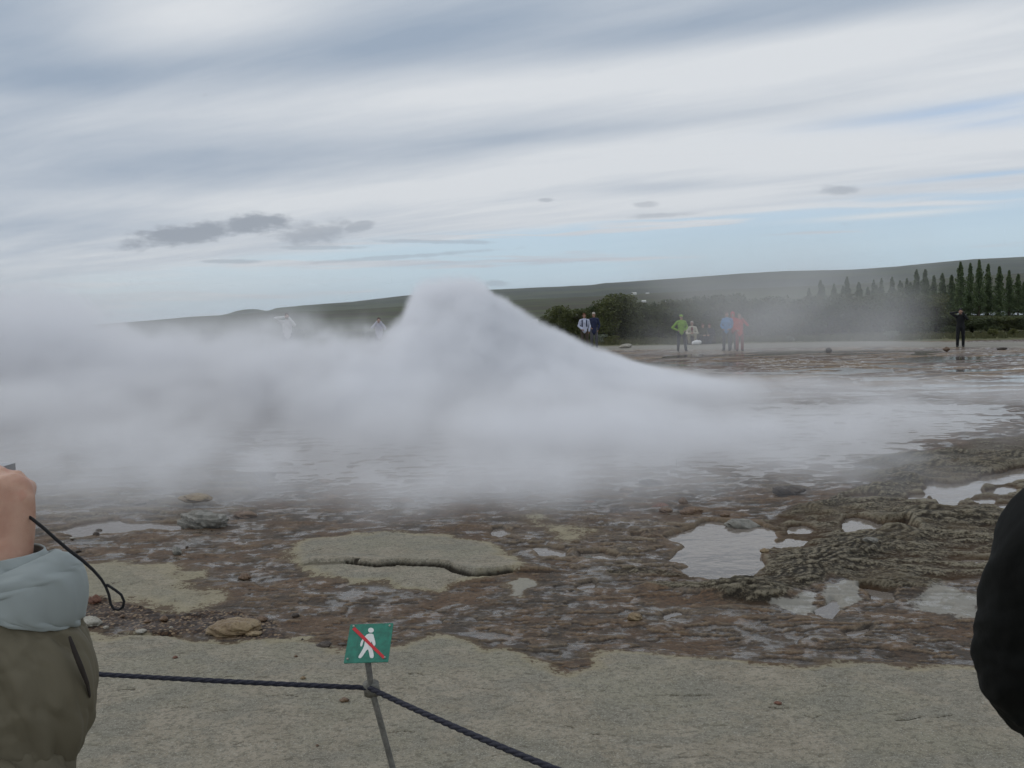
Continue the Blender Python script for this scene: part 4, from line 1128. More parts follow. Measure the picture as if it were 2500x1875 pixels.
def handheld(e_loc, Rz, p, h, label, s=1.0):
    """a compact camera lifted to a face; a thing of its own"""
    M_ = Matrix.Translation(e_loc) @ Matrix.Rotation(Rz, 4, 'Z') @ Matrix.Scale(h / 1.75, 4)
    w = M_ @ V3(p)
    c_ = empty("camera", w, label, "camera", "cameras held up by visitors", Rz)
    MB().box((0, 0, 0), (.11 * s, .035 * s, .065 * s)).build("camera_body", plain("camera_black", (0.02, 0.02, 0.022), 0.4, 0.5), c_, False)
    MB().tube([(0, -.015, 0), (0, -.045, 0)], [.025 * s, .024 * s], 14, cap=False).build("lens", plain("camera_lens", (0.01, 0.01, 0.012), 0.1, 0.6), c_)
DOWN = {'L': ((-.25, .02, 1.12), (-.24, -.06, .88)), 'R': ((.25, .02, 1.12), (.24, -.06, .88))}
HIPS = {'L': ((-.42, .06, 1.13), (-.20, -.07, 1.00)), 'R': ((.30, .06, 1.14), (.17, -.08, 1.0)), 'feet': ((-.17, 0), (.20, -.05))}
SHOOT = {'L': ((-.30, -.20, 1.30), (-.07, -.20, 1.58)), 'R': ((.27, -.22, 1.25), (.07, -.20, 1.57)), 'feet': ((-.10, 0), (.10, 0))}
ELBOWUP = {'L': ((-.42, -.14, 1.56), (-.09, -.19, 1.60)), 'R': ((.27, -.20, 1.28), (.07, -.20, 1.58)), 'feet': ((-.13, 0), (.11, 0))}
SIT = {'L': ((-.29, -.22, 1.10), (-.08, -.42, 1.10)), 'R': ((.29, -.22, 1.10), (.08, -.42, 1.12)), 'feet': ((-.13, .05), (.13, -.02))}
def foot(px, py):
    for Y in np.arange(30, 60, .25):                        # where the sight line meets the far flat
        q_ = at(px, py, Y)
        if q_.z <= ground_z(q_.x, q_.y): return (q_.x, Y, ground_z(q_.x, q_.y) - .01)
    return (q_.x, 50, .1)
def face_cam(l): return math.atan2(l[0], l[1]) * -1.0
blk = cloth("black", (0.012, 0.013, 0.015)); navy = cloth("navy", (0.028, 0.035, 0.075)); dgrey = cloth("charcoal", (0.040, 0.042, 0.055)); brn = cloth("brown", (0.07, 0.055, 0.045))
l = foot(1664, 857); H_ = (857 - 768) / F * l[1] / 1.0
person("person in lime green jacket and cap standing hands on hips", l, face_cam(l) + .25, H_, cloth("lime", (0.21, 0.38, 0.045)), cloth("dark_trousers", (0.022, 0.024, 0.034)), HIPS, cap=cloth("lime", (0.21, 0.38, 0.045)), yaw=.35)
l = foot(1428, 852); person("person in a white and pale blue jacket with dark backpack straps", (l[0], l[1], l[2]), face_cam(l), 1.68, cloth("white_blue", (0.50, 0.54, 0.68)), brn, {'L': ((-.28, .02, 1.14), (-.13, -.14, .98)), 'R': ((.26, .02, 1.12), (.22, -.06, .86))},
       hair=(0.10, 0.035, 0.02), extra=lambda e: [MB().tube([(s_ * .11, -.13, 1.10), (s_ * .11, -.150, 1.28), (s_ * .10, -.07, 1.44), (s_ * .10, .06, 1.44)], [(.028, .008)] * 4, 8).build("backpack_strap", navy, e) for s_ in (-1, 1)] +
       [MB().tube([(0, .18, 1.05), (0, .20, 1.25), (0, .17, 1.42)], [(.14, .08), (.15, .10), (.10, .06)], 12, up=(0, 1, 0)).build("backpack", navy, e, remesh=.02)])
l = foot(1452, 850); person("person in a long navy coat and pale cap next to the white jacket", (l[0] + .05, l[1] + .8, l[2]), face_cam(l), 1.72, navy, cloth("grey_trousers", (0.10, 0.10, 0.11)), {'L': ((-.24, .02, 1.12), (-.15, -.14, 1.0)), 'R': ((.26, .02, 1.12), (.20, -.05, .88))},
       jacket_len=.12, cap=cloth("pale_cap", (0.40, 0.36, 0.32)))
l = foot(1776, 856); person("person in a blue jacket and dark trousers veiled by mist", l, face_cam(l) - .3, (856 - 761) / F * l[1], cloth("blue", (0.10, 0.26, 0.50)), dgrey, {'L': ((-.27, 0, 1.13), (-.16, -.12, 1.0)), 'R': ((.26, .02, 1.13), (.15, -.14, 1.0)), 'feet': ((-.18, .05), (.12, -.05))}, hair=(0.14, 0.07, 0.05), yaw=.4)
l = foot(1796, 856); person("person in a red jacket with raised red hood, close beside the blue jacket", (l[0], l[1] + .5, l[2]), face_cam(l), 1.66, cloth("pink_red", (0.45, 0.04, 0.05)), dgrey, {'L': ((-.24, .02, 1.12), (-.16, -.12, 1.0)), 'R': ((.25, .02, 1.12), (.12, -.16, 1.05))}, hood=cloth("pink_red", (0.45, 0.04, 0.05)), hair=None)
l = foot(1806, 857); person("person in bright red jacket, hand raised to face, rightmost in the mist", l, face_cam(l) + .2, 1.58, cloth("red", (0.50, 0.045, 0.035)), cloth("dark_red", (0.22, 0.04, 0.04)),
       {'L': ((-.25, .02, 1.12), (-.14, -.12, 1.0)), 'R': ((.36, -.10, 1.20), (.10, -.17, 1.52))}, hair=(0.20, 0.15, 0.10), jacket_len=.08)
l = foot(2345, 849); e_ = person("person in black photographing with elbow raised before the hedge at right", l, face_cam(l), (849 - 756) / F * l[1], blk, blk, ELBOWUP, hair=(0.02, 0.015, 0.012), pitch=0)
handheld(V3(l), face_cam(l), (0, -.18, 1.63), 1.6, "small dark camera held to the face of the person in black")
l = (at(700, 765, 45).x, 45, .05); person("person in white lifting a camera, seen from the chest up over the steam", l, face_cam(l), (CAMH + (785 - 762) / F * 45 - .05) * .985, cloth("white", (0.70, 0.69, 0.68)), brn, ELBOWUP, hair=(0.06, 0.025, 0.015))
handheld(V3(l), face_cam(l), (0, -.18, 1.63), 2.0, "camera lifted by the person in white over the steam")
l = (at(924, 768, 46).x, 46, .05); person("person in a pale top half hidden in the steam left of the mound", l, face_cam(l), 1.78, cloth("pale_lilac", (0.50, 0.50, 0.58)), dgrey, SHOOT, hair=(0.06, 0.04, 0.03))
# the seated group
G_s = "group sitting at the edge of the path"
l = foot(1690, 841); person("seated person in cream jacket over dark red shirt beside the person in green", (l[0], l[1], l[2]), face_cam(l), 1.62, cloth("cream", (0.50, 0.47, 0.38)), cloth("khaki", (0.26, 0.23, 0.15)), SIT,
       hair=(0.45, 0.40, 0.36), vest=cloth("maroon", (0.16, 0.035, 0.035)), sitting=True, group=G_s)
MB().box((0, .05, .2), (.5, .4, .4)).build("stool", brn).location = (l[0], l[1], l[2])
st_ = bpy.data.objects["stool"]; tag(st_, "low rock seat under the person in the cream jacket", "seat")
l2 = foot(1714, 840); person("seated person in dark olive clothes bending over, right of the cream jacket", (l2[0], l2[1], l2[2] - .12), face_cam(l2) + .3, 1.58, cloth("olive_dark", (0.085, 0.082, 0.055)), cloth("black_trousers", (0.018, 0.018, 0.024)), SIT, hair=(0.14, 0.07, 0.04), sitting=True, group=G_s)
l3 = foot(1735, 839); person("seated person in dark grey clothes with white shoes, farthest right of the seated group", (l3[0], l3[1], l3[2] - .12), face_cam(l3) - .3, 1.56, dgrey, dgrey, SIT, hair=(0.10, 0.06, 0.04), sitting=True, group=G_s, shoe=(0.55, 0.55, 0.55))
for j, (l_, lab) in enumerate(((l2, "stone seat under the person in dark olive"), (l3, "stone seat under the person with white shoes"))):
    s2 = bpy.data.objects.new("stool", st_.data); COL.objects.link(s2); s2.location = (l_[0], l_[1], l_[2] - .10); tag(s2, lab, "seat")
l = foot(1698, 842)
bag = MB().ball((0, 0, .12), (.24, .16, .12), 16, 10).ball((.12, -.02, .15), (.12, .12, .09), 12, 8).ball((-.14, 0, .10), (.10, .12, .10), 12, 8).tube([(-.05, -.02, .2), (0, -.03, .30), (.07, -.02, .2)], [.012] * 3, 8).build("bag", cloth("bag_white", (0.72, 0.72, 0.72)), remesh=.015)
bag.location = (l[0], l[1] - .3, l[2]); tag(bag, "white bag lying on the ground before the seated people", "bag")
l = (at(898, 815, 43).x, 43.0, 0.9)

# ------------------------------------------------------------------ rope barrier with the small green sign
steel = plain("galvanised", (0.155, 0.15, 0.135), 0.5, 0.5, 0.3, 60, 0.3, 0.0006)
Rs = (Matrix.Rotation(-.139, 3, 'Z') @ Matrix.Rotation(-.892, 3, 'X') @ Matrix.Rotation(-.059, 3, 'Y'))
SC = V3((-.470, 3.093, .737))
def on_sign(cx, cy, off=0.0):
    """picture point (of the enlarged sign view) on the sign's own plane, in the sign's coordinates"""
    r = ray(800 + cx / 6.636, 1480 + cy / 6.636); n_ = Rs @ V3((0, -1, 0))
    k = (SC - V3((0, 0, CAMH))).dot(n_) / r.dot(n_)
    q_ = Rs.transposed() @ (V3((0, 0, CAMH)) + r * k - SC)
    return V3((q_.x, -.0015 - off, q_.z))
base = V3((-.350, 3.13, 0.03)); topp = SC + Rs @ V3((0, .012, -.055))
post = empty("sign_post", base, "thin grey metal post carrying the green no-walking sign and the rope", "post")
lb = lambda v: V3(v) - base
cl = V3(at(907, 1681, 3.105))
rod = MB().tube([lb(base) - V3((0, 0, .08)), lb(base).lerp(lb(cl), .5), lb(cl), lb(topp) + V3((0, .004, 0)), lb(topp) + (Rs @ V3((0, .004, .05)))], [.0098] * 5, 18, cap=False)
rod.build("rod", steel, post)
ax = (lb(topp) - lb(cl)).normalized()
MB().tube([lb(cl) - ax * .023, lb(cl) + ax * .023], [(.026, .018)] * 2, 20, up=(0, -1, 0), cap=False).build("rope_clamp", plain("clamp", (0.17, 0.165, 0.145), 0.6, 0.3, .25, 80), post)
sign_e = empty("sign", SC, "small green sign with a white walking figure struck out by a red bar", "sign")
sign_e.rotation_euler = Rs.to_euler()
green = plain("green_enamel", (0.010, 0.155, 0.105), 0.42, 0.5, 0.22, 45); whitep = plain("white_paint", (0.66, 0.66, 0.64), 0.5, 0.4, 0.06, 60); redp = plain("red_paint", (0.50, 0.020, 0.028), 0.5, 0.4, 0.12, 60)
def plate(w, h, r, th):
    v = []
    for cx, cz, a0 in ((w - r, h - r, 0), (-w + r, h - r, 90), (-w + r, -h + r, 180), (w - r, -h + r, 270)):
        for j in range(5): a_ = math.radians(a0 + j * 22.5); v.append((cx + math.cos(a_) * r, cz + math.sin(a_) * r))
    n = len(v); mb = MB()
    mb.add([(x, -th / 2, z) for x, z in v] + [(x, th / 2, z) for x, z in v], [tuple(range(n)), tuple(range(2 * n - 1, n - 1, -1))] + [(i, i + n, (i + 1) % n + n, (i + 1) % n) for i in range(n)])
    return mb
plate(.070, .070, .003, .003).build("plate", green, sign_e, False)
def flat_shape(pts, off, name, mat, parent, th=.0006, smooth_n=1):
    for _ in range(smooth_n):
        pts = [p_ for i in range(len(pts)) for p_ in ((pts[i][0] * .75 + pts[(i + 1) % len(pts)][0] * .25, pts[i][1] * .75 + pts[(i + 1) % len(pts)][1] * .25), (pts[i][0] * .25 + pts[(i + 1) % len(pts)][0] * .75, pts[i][1] * .25 + pts[(i + 1) % len(pts)][1] * .75))]
    v = [on_sign(x, y, off) for x, y in pts]; n = len(v)
    ar = sum(v[i].x * v[(i + 1) % n].z - v[(i + 1) % n].x * v[i].z for i in range(n))
    if ar < 0: v.reverse()
    return MB().add([q_ + V3((0, -th, 0)) for q_ in v] + v, [tuple(range(n))] + [(i, (i + 1) % n, (i + 1) % n + n, i + n) for i in range(n)]).build(name, mat, parent, False)
fig = flat_shape([(650, 452), (738, 450), (752, 500), (778, 600), (772, 642), (750, 650), (736, 630), (709, 568), (705, 600), (718, 690), (737, 722), (752, 815), (738, 846), (702, 848), (684, 830), (670, 745), (650, 690),
                 (560, 828), (530, 850), (500, 842), (504, 812), (568, 708), (597, 640), (604, 560), (585, 562), (560, 655), (536, 660), (528, 634), (545, 565), (600, 500)], .0002, "walking_figure", whitep, sign_e)
flat_shape([(703 + 47 * math.cos(a_ * math.pi / 10), 395 + 40 * math.sin(a_ * math.pi / 10)) for a_ in range(20)], .0002, "figure_head", whitep, fig, smooth_n=0)
flat_shape([(400, 378), (446, 346), (945, 840), (900, 860)], .0012, "red_bar", redp, sign_e, smooth_n=0)
for cx, cy in ((425, 333), (1007, 322), (325, 862), (930, 838)):
    c_ = on_sign(cx, cy, .001)
    MB().tube([c_ + V3((0, .001, 0)), c_ + V3((0, -.0015, 0))], [.0034] * 2, 12, up=(0, 0, 1), cap=False).ball(c_ + V3((0, -.0015, 0)), (.0022, .0012, .0022), 8, 6).build("screw", plain("screw_metal", (0.35, 0.33, 0.28), 0.4, .6), sign_e)
def rope(name, P0, P1, sag, r, label):
    n = 150; d_ = (V3(P1) - V3(P0))
    pts = [V3(P0).lerp(V3(P1), i / n) - V3((0, 0, sag * 4 * (i / n) * (1 - i / n))) for i in range(n + 1)]
    # three laid strands twisting about each other
    mb = MB(); tw = d_.length / .036
    m_ = 520
    t_ = d_.normalized(); u_ = V3((0, 0, 1)); u_ = (u_ - t_ * u_.dot(t_)).normalized(); w_ = t_.cross(u_)
    for s_ in range(3):
        q_ = []
        for i in range(m_ + 1):
            f = i / m_; c_ = V3(P0).lerp(V3(P1), f) - V3((0, 0, sag * 4 * f * (1 - f)))
            a_ = 2 * math.pi * (tw * f / 3 + s_ / 3)
            q_.append(c_ + u_ * (math.sin(a_) * r * .40) + w_ * (math.cos(a_) * r * .40))
        mb.tube(q_, r * .60, 8)
    o = mb.build(name, ropem, None)
    return tag(o, label, "rope", "ropes of the barrier")
ropem = plain("black_rope", (0.026, 0.027, 0.040), 0.75, 0.25, 0.35, 300, 0.6, 0.0015)
Pc = V3(at(903, 1680, 3.09)); Pd = V3(at(912, 1680, 3.085))
Pl = V3(at(-520, 1590, 3.5)); Pr = V3(at(1800, 2120, 1.9))
rope("rope", Pl, Pc + V3((.012, 0, 0)), .012, .0086, "black twisted rope running left from the sign post behind the olive sleeve")
E1 = V3(at(1391, 1875, 2.35)); dirv = (E1 - Pd)
rope("rope", Pd - V3((.012, 0, 0)), Pd + dirv * 1.75, .016, .0092, "black twisted rope dropping from the sign post to the lower right")
for P_, lab in ((Pl, "next barrier post beyond the left edge"), (Pd + dirv * 1.75, "next barrier post towards the right")):
    e_ = empty("rope_post", (P_.x, P_.y, .03), lab, "post")
    MB().tube([(0, 0, -.08), (0, 0, P_.z - .03 + .05)], [.0098] * 2, 16, cap=False).build("rod", steel, e_)

# ------------------------------------------------------------------ the two people close on either side
def wrinkled(mb_pts, radii, seg, name, mat, parent, amp, folds, seed, n=90, up=(0, -1, 0)):
    """sleeve: a dense tube whose surface carries soft folds"""
    P_ = np.array([tuple(p) for p in mb_pts]); Rr = np.array(radii)
    s_ = np.linspace(0, 1, len(P_)); f = np.linspace(0, 1, n)
    def sm(col_):
        c_ = np.interp(f, s_, col_)
        for _ in range(max(2, n // 12)): c_[1:-1] = (c_[:-2] + c_[1:-1] * 2 + c_[2:]) / 4
        return c_
    C_ = np.stack([sm(P_[:, i]) for i in range(3)], 1); ra, rb = sm(Rr[:, 0]), sm(Rr[:, 1])
    v = []; prev = None
    A = np.linspace(0, 2 * math.pi, seg, endpoint=False)
    fa, ff = np.meshgrid(A, f)
    L = np.linalg.norm(np.diff(P_, axis=0), axis=1).sum()
    cx_, sy_ = np.cos(fa), np.sin(fa)
    wv_ = fbm(cx_ * 1.1 + seed, sy_ * 1.1 + ff * L * folds, .9, 3, seed, ridge=True) + 0.5 * fbm(cx_ * 2.2 + seed + ff * 3, ff * L * folds * 2.2 + sy_, .8, 3, seed + 4)
    for i in range(n):
        t_ = V3(tuple(C_[min(i + 1, n - 1)] - C_[max(i - 1, 0)])).normalized()
        u_ = V3(up) if prev is None else prev
        u_ = (u_ - t_ * u_.dot(t_)).normalized(); prev = u_; w_ = t_.cross(u_)
        for k in range(seg):
            d_ = amp * wv_[i, k] * min(1.0, 0.15 + i / n * 5)
            v.append(V3(tuple(C_[i])) + w_ * (cx_[i, k] * (ra[i] + d_)) + u_ * (sy_[i, k] * (rb[i] + d_)))
    V_ = np.array([tuple(q_) for q_ in v]); idx = np.arange(n * seg).reshape(n, seg); nx_ = np.roll(idx, -1, 1)
    Q_ = np.stack([idx[:-1], nx_[:-1], nx_[1:], idx[1:]], -1).reshape(-1, 4)
    o = bpy.data.objects.new(name, fast_mesh(name, V_, Q_)); COL.objects.link(o); o.data.materials.append(mat)
    if parent: o.parent = parent
    md = o.modifiers.new("thickness", 'SOLIDIFY'); md.thickness = .0025; md.offset = -1
    return o
olive = plain("olive_cloth", (0.135, 0.118, 0.080), 0.72, 0.3, 0.08, 6, 0.35, 0.0012); cuffm = plain("pale_blue_lining", (0.33, 0.365, 0.36), 0.7, 0.25, 0.07, 8, 0.2, 0.001)
dark_lin = plain("dark_lining", (0.035, 0.028, 0.024), 0.8, 0.2)
L_e = empty("person", (-.93, .90, 0), "person in olive jacket with pale blue cuff, forearm and hand raised at left edge", "person")
def Lp(v): return V3(v) - V3((-.93, .90, 0))
wr = V3(at(10, 1372, 1.10)); elb = V3(at(20, 1970, 1.08)); shd = V3((-.76, .93, 1.38))
bod = MB()
bod.tube([Lp((-.93, .92, .90)), Lp((-.93, .92, 1.08)), Lp((-.93, .93, 1.26)), Lp((-.93, .93, 1.40))], [(.16, .11), (.14, .10), (.17, .12), (.11, .08)], 20, up=(0, 1, 0))
bod.tube([Lp((-.93, .93, 1.36)), Lp((-.92, .95, 1.50))], [.058, .054], 12)
head_mesh(bod, Lp((-.91, .98, 1.585)), 1.0, math.pi - .1)
limb(bod, Lp((-.86, .93, 1.37)), Lp(shd), .055, .056); limb(bod, Lp(shd), Lp(elb), .054, .044); limb(bod, Lp(elb), Lp(wr), .046, .031, 4)
lw = V3((-.84, 1.24, 1.50)); le = V3((-1.13, 1.10, 1.20)); ls_ = V3((-1.10, .93, 1.38))
limb(bod, Lp((-1.0, .93, 1.37)), Lp(ls_), .055, .056); limb(bod, Lp(ls_), Lp(le), .054, .044); limb(bod, Lp(le), Lp(lw), .045, .028, 4)
# the hand in view: back of the hand to the right, fingers folded forward round the camera
hw = wr; up_ = (V3(at(0, 1165, 1.12)) - wr).normalized()
def HP(px, py, Y): return Lp(at(px, py, Y))
bod.tube([HP(10, 1390, 1.10), HP(6, 1345, 1.105), HP(0, 1290, 1.11), HP(-6, 1235, 1.115), HP(-12, 1200, 1.12)], [(.030, .024), (.034, .024), (.040, .022), (.043, .021), (.042, .018)], 20, up=(0, -1, 0))
for k, (px, py, L_) in enumerate(((62, 1218, .9), (30, 1196, 1.05), (-8, 1190, 1.05), (-48, 1200, .95))):
    kx = HP(px, py, 1.115)
    bod.tube([HP(px * .8 - 2, py + 70, 1.108), kx + V3((0, -.004, .000)), kx + V3((-.006, .022 * L_, .010)), kx + V3((-.020, .050 * L_, .004)), kx + V3((-.030, .056 * L_, -.016)), kx + V3((-.034, .048 * L_, -.030))],
             [.0085, .0108, .0100, .0092, .0086, .0070], 12, up=(1, 0, 0))
# index finger lying up along the shutter
bod.tube([HP(-18, 1200, 1.115), HP(-4, 1172, 1.125), HP(2, 1156, 1.145), HP(-22, 1140, 1.155)], [.0105, .0100, .0088, .0075], 12, up=(1, 0, 0))
bod.tube([HP(-58, 1330, 1.11), HP(-92, 1280, 1.115), HP(-100, 1235, 1.13), HP(-92, 1205, 1.145)], [.015, .0125, .0105, .0085], 12, up=(0, -1, 0))
hand_mesh(bod, Lp(lw), V3((.5, .2, .75)), V3((.6, -.3, -.4)), V3((-.2, -.5, .6)), 1.0, .7)
for s_ in (-1, 1):
    limb(bod, Lp((-.93 + s_ * .09, .92, .90)), Lp((-.93 + s_ * .10, .94, .50)), .085, .058, 4); limb(bod, Lp((-.93 + s_ * .10, .94, .50)), Lp((-.93 + s_ * .11, .90, .10)), .056, .038, 4)
    bod.tube([Lp((-.93 + s_ * .11, .86, .05)), Lp((-.93 + s_ * .12, 1.05, .045))], [(.036, .03), (.038, .026)], 10)
skin_near = None
m, t, b = material("hand_skin", (0.46, 0.27, 0.19), 0.48, 0.4)
tcn = t.node('ShaderNodeTexCoord'); P = Sock(t, tcn.outputs['Object'])
c = t.mix(t.ramp(t.noise(P, 28, 3, 0.6), 0.35, 0.65), (0.43, 0.235, 0.165), (0.50, 0.30, 0.215))
c = t.mix(t.ramp(t.noise(P, 70, 3, 0.6), 0.55, 0.7) * 0.35, c, (0.42, 0.17, 0.12))
t.put(b.inputs['Base Color'], c); b.inputs['Subsurface Weight'].default_value = 0.12; b.inputs['Subsurface Radius'].default_value = (.01, .004, .002)
t.put(b.inputs['Normal'], t.bump(t.vor(P, 900, 'F1') * 0.5 + t.noise(t.comb(*[q_ * k_ for q_, k_ in zip(t.sep(P), (220, 120, 60))]), 1.0, 3, 0.6), .0006, .5))
bod.build("body", m, L_e, remesh=.0042, smoothing=2)
# cuff: turned back, flaring
wrinkled([Lp(at(-2, 1352, 1.10)), Lp(at(2, 1395, 1.10)), Lp(at(16, 1425, 1.10)), Lp(at(24, 1448, 1.10)), Lp(at(18, 1468, 1.10))], [(.045, .043), (.058, .050), (.076, .060), (.081, .064), (.080, .064)], 120, "cuff", cuffm, L_e, .0065, 24, 5, 60)
# sleeve from the cuff down over the elbow and up to the shoulder
wrinkled([Lp(at(20, 1440, 1.10)), Lp(at(24, 1490, 1.10)), Lp(at(34, 1570, 1.095)), Lp(at(58, 1660, 1.09)), Lp(at(44, 1740, 1.085)), Lp(at(18, 1830, 1.08)), Lp(at(0, 1930, 1.06)), Lp(at(-10, 2010, 1.03)), Lp((-.66, .96, 1.28)), Lp((-.76, .92, 1.385))],
         [(.046, .044), (.060, .056), (.068, .062), (.075, .066), (.074, .064), (.070, .062), (.070, .064), (.074, .070), (.080, .078), (.075, .075)], 160, "sleeve", olive, L_e, .0105, 6, 21, 200)
# seam with a dark opening down the outer side of the sleeve
slit = MB().tube([Lp(at(170, 1555, 1.060)), Lp(at(182, 1590, 1.056)), Lp(at(198, 1630, 1.060)), Lp(at(213, 1668, 1.070)), Lp(at(220, 1700, 1.082))], [(.0008, .003), (.0020, .004), (.0024, .004), (.0018, .003), (.0008, .002)], 12, up=(0, -1, 0))
slit.build("sleeve_slit", dark_lin, L_e)
jk = MB(); jk.tube([Lp((-.93, .92, .80)), Lp((-.93, .92, 1.0)), Lp((-.93, .93, 1.26)), Lp((-.93, .93, 1.43))], [(.21, .15), (.20, .145), (.21, .155), (.11, .09)], 24, up=(0, 1, 0))
limb(jk, Lp((-.86, .93, 1.38)), Lp(shd), .075, .078); limb(jk, Lp((-1.0, .93, 1.38)), Lp(ls_), .075, .078); limb(jk, Lp(ls_), Lp(le), .078, .066, 5); limb(jk, Lp(le), Lp(lw.lerp(le, .12)), .066, .050, 5)
jk.build("jacket", olive, L_e, remesh=.012, smoothing=4)
tr = MB()
tr.tube([Lp((-.93, .92, .86)), Lp((-.93, .92, .98))], [(.17, .12), (.165, .12)], 20, up=(0, 1, 0))
for s_ in (-1, 1): limb(tr, Lp((-.93 + s_ * .09, .92, .90)), Lp((-.93 + s_ * .10, .94, .50)), .105, .08, 5); limb(tr, Lp((-.93 + s_ * .10, .94, .50)), Lp((-.93 + s_ * .11, .90, .09)), .08, .07, 5)
tr.build("trousers", dgrey, L_e, remesh=.014, smoothing=3)
for s_ in (-1, 1): MB().tube([Lp((-.93 + s_ * .11, .86, .05)), Lp((-.93 + s_ * .12, 1.06, .045))], [(.046, .045), (.048, .036)], 14).build("shoe", blk, L_e, remesh=.01)
hb = MB(); hb.ball(Lp((-.91, .955, 1.63)), (.085, .098, .085), 18, 12); hb.ball(Lp((-.91, .93, 1.57)), (.08, .07, .085), 16, 10); hb.build("hair", cloth("hair_grey", (0.18, 0.16, 0.14)), L_e, remesh=.01)
# the camera in that hand, with its cord
cpos = V3((-.72, 1.185, 1.555))
cam_e = empty("camera", cpos, "compact camera in the raised hand at left, black wrist cord hanging in a loop", "camera", "cameras held up by visitors")
MB().box((0, 0, 0), (.24, .032, .068)).build("camera_body", plain("camera_silver", (0.25, 0.25, 0.26), 0.35, 0.5), cam_e, False)
MB().tube([(0, .015, 0), (0, .05, 0)], [.028, .026], 18, up=(0, 0, 1), cap=False).build("lens", plain("camera_lens", (0.01, 0.01, 0.012), 0.1, 0.6), cam_e)
def cp(px, py, Y=1.09): return V3(at(px, py, Y)) - cpos
cord = plain("black_cord", (0.010, 0.010, 0.012), 0.6, 0.3, 0.3, 400)
crd = MB()
for o_ in (-1.6, 1.6):
    crd.tube([cp(40, 1240, 1.13), cp(80, 1268 + o_, 1.10), cp(105, 1288 + o_), cp(135, 1315 + o_), cp(168, 1343 + o_), cp(200, 1367 + o_), cp(228, 1392 + o_ * .8), cp(248, 1415 + o_ * .5), cp(260, 1436)], .00135, 8)
crd.build("wrist_cord", cord, cam_e)
lp = [(258, 1432), (266, 1452), (270, 1474), (278, 1487), (290, 1489), (300, 1482), (303, 1468), (296, 1452), (282, 1441), (262, 1428)]
MB().tube([cp(*q_) for q_ in lp], .00155, 8).build("cord_loop", cord, cam_e)

# right: black sleeve, the bend of an elbow
fleece = plain("black_fleece", (0.0045, 0.0052, 0.0050), 0.8, 0.14, 0.25, 10, 0.4, 0.003)
o0 = V3((1.04, .86, 0))
R_e = empty("person", o0, "person in a black jacket, only the bent elbow in view at the right edge", "person")
def Rp(v): return V3(v) - o0
rel = V3(at(2554, 1660, 1.0)); rsh = V3((.86, .86, 1.55)); rwr = V3((.78, 1.22, 1.66)); bd = MB()
zb = .10
bd.tube([Rp((1.04, .86, .98)), Rp((1.04, .86, 1.18)), Rp((1.04, .86, 1.40)), Rp((1.04, .86, 1.55))], [(.17, .12), (.15, .11), (.18, .13), (.12, .085)], 20, up=(0, 1, 0))
bd.tube([Rp((1.04, .86, 1.52)), Rp((1.03, .88, 1.65))], [.062, .058], 12)
head_mesh(bd, Rp((1.02, .91, 1.74)), 1.05, math.pi + .1)
limb(bd, Rp((.98, .86, 1.52)), Rp(rsh), .058, .060); limb(bd, Rp(rsh), Rp(rel), .056, .046); limb(bd, Rp(rel), Rp(rwr), .046, .030, 4)
r2s, r2e, r2w = V3((1.22, .86, 1.55)), V3((1.30, 1.05, 1.34)), V3((1.08, 1.22, 1.64))
limb(bd, Rp((1.10, .86, 1.52)), Rp(r2s), .058, .060); limb(bd, Rp(r2s), Rp(r2e), .056, .046); limb(bd, Rp(r2e), Rp(r2w), .046, .030, 4)
hand_mesh(bd, Rp(rwr), V3((.55, .25, .6)), V3((.7, 0, -.5)), V3((0, -.6, .5)), 1.0, .7)
hand_mesh(bd, Rp(r2w), V3((-.45, .25, .6)), V3((-.7, 0, -.5)), V3((0, -.6, .5)), 1.0, .7)
for s_ in (-1, 1):
    limb(bd, Rp((1.04 + s_ * .09, .86, .95)), Rp((1.04 + s_ * .10, .88, .53)), .088, .06, 4); limb(bd, Rp((1.04 + s_ * .10, .88, .53)), Rp((1.04 + s_ * .11, .85, .10)), .058, .04, 4)
bd.build("body", SKIN, R_e, remesh=.006, smoothing=2)
wrinkled([Rp(rsh), Rp(V3(at(2662, 1330, .94))), Rp(V3(at(2597, 1500, .97))), Rp(V3(at(2562, 1610, .995))), Rp(V3(at(2577, 1672, 1.02))), Rp(V3(at(2622, 1610, 1.06))), Rp(V3(at(2702, 1450, 1.10))), Rp(rwr.lerp(rel, .1))],
         [(.085, .085), (.080, .08), (.075, .072), (.0685, .068), (.064, .062), (.064, .062), (.060, .060), (.048, .048)], 120, "sleeve", fleece, R_e, .0050, 7, 8, 160)
jk = MB(); jk.tube([Rp((1.04, .86, .84)), Rp((1.04, .86, 1.1)), Rp((1.04, .86, 1.40)), Rp((1.04, .86, 1.58))], [(.22, .16), (.21, .155), (.22, .165), (.12, .10)], 24, up=(0, 1, 0))
limb(jk, Rp((.98, .86, 1.53)), Rp(rsh), .08, .084); limb(jk, Rp((1.10, .86, 1.53)), Rp(r2s), .08, .084); limb(jk, Rp(r2s), Rp(r2e), .080, .068, 5); limb(jk, Rp(r2e), Rp(r2w.lerp(r2e, .1)), .066, .048, 5)
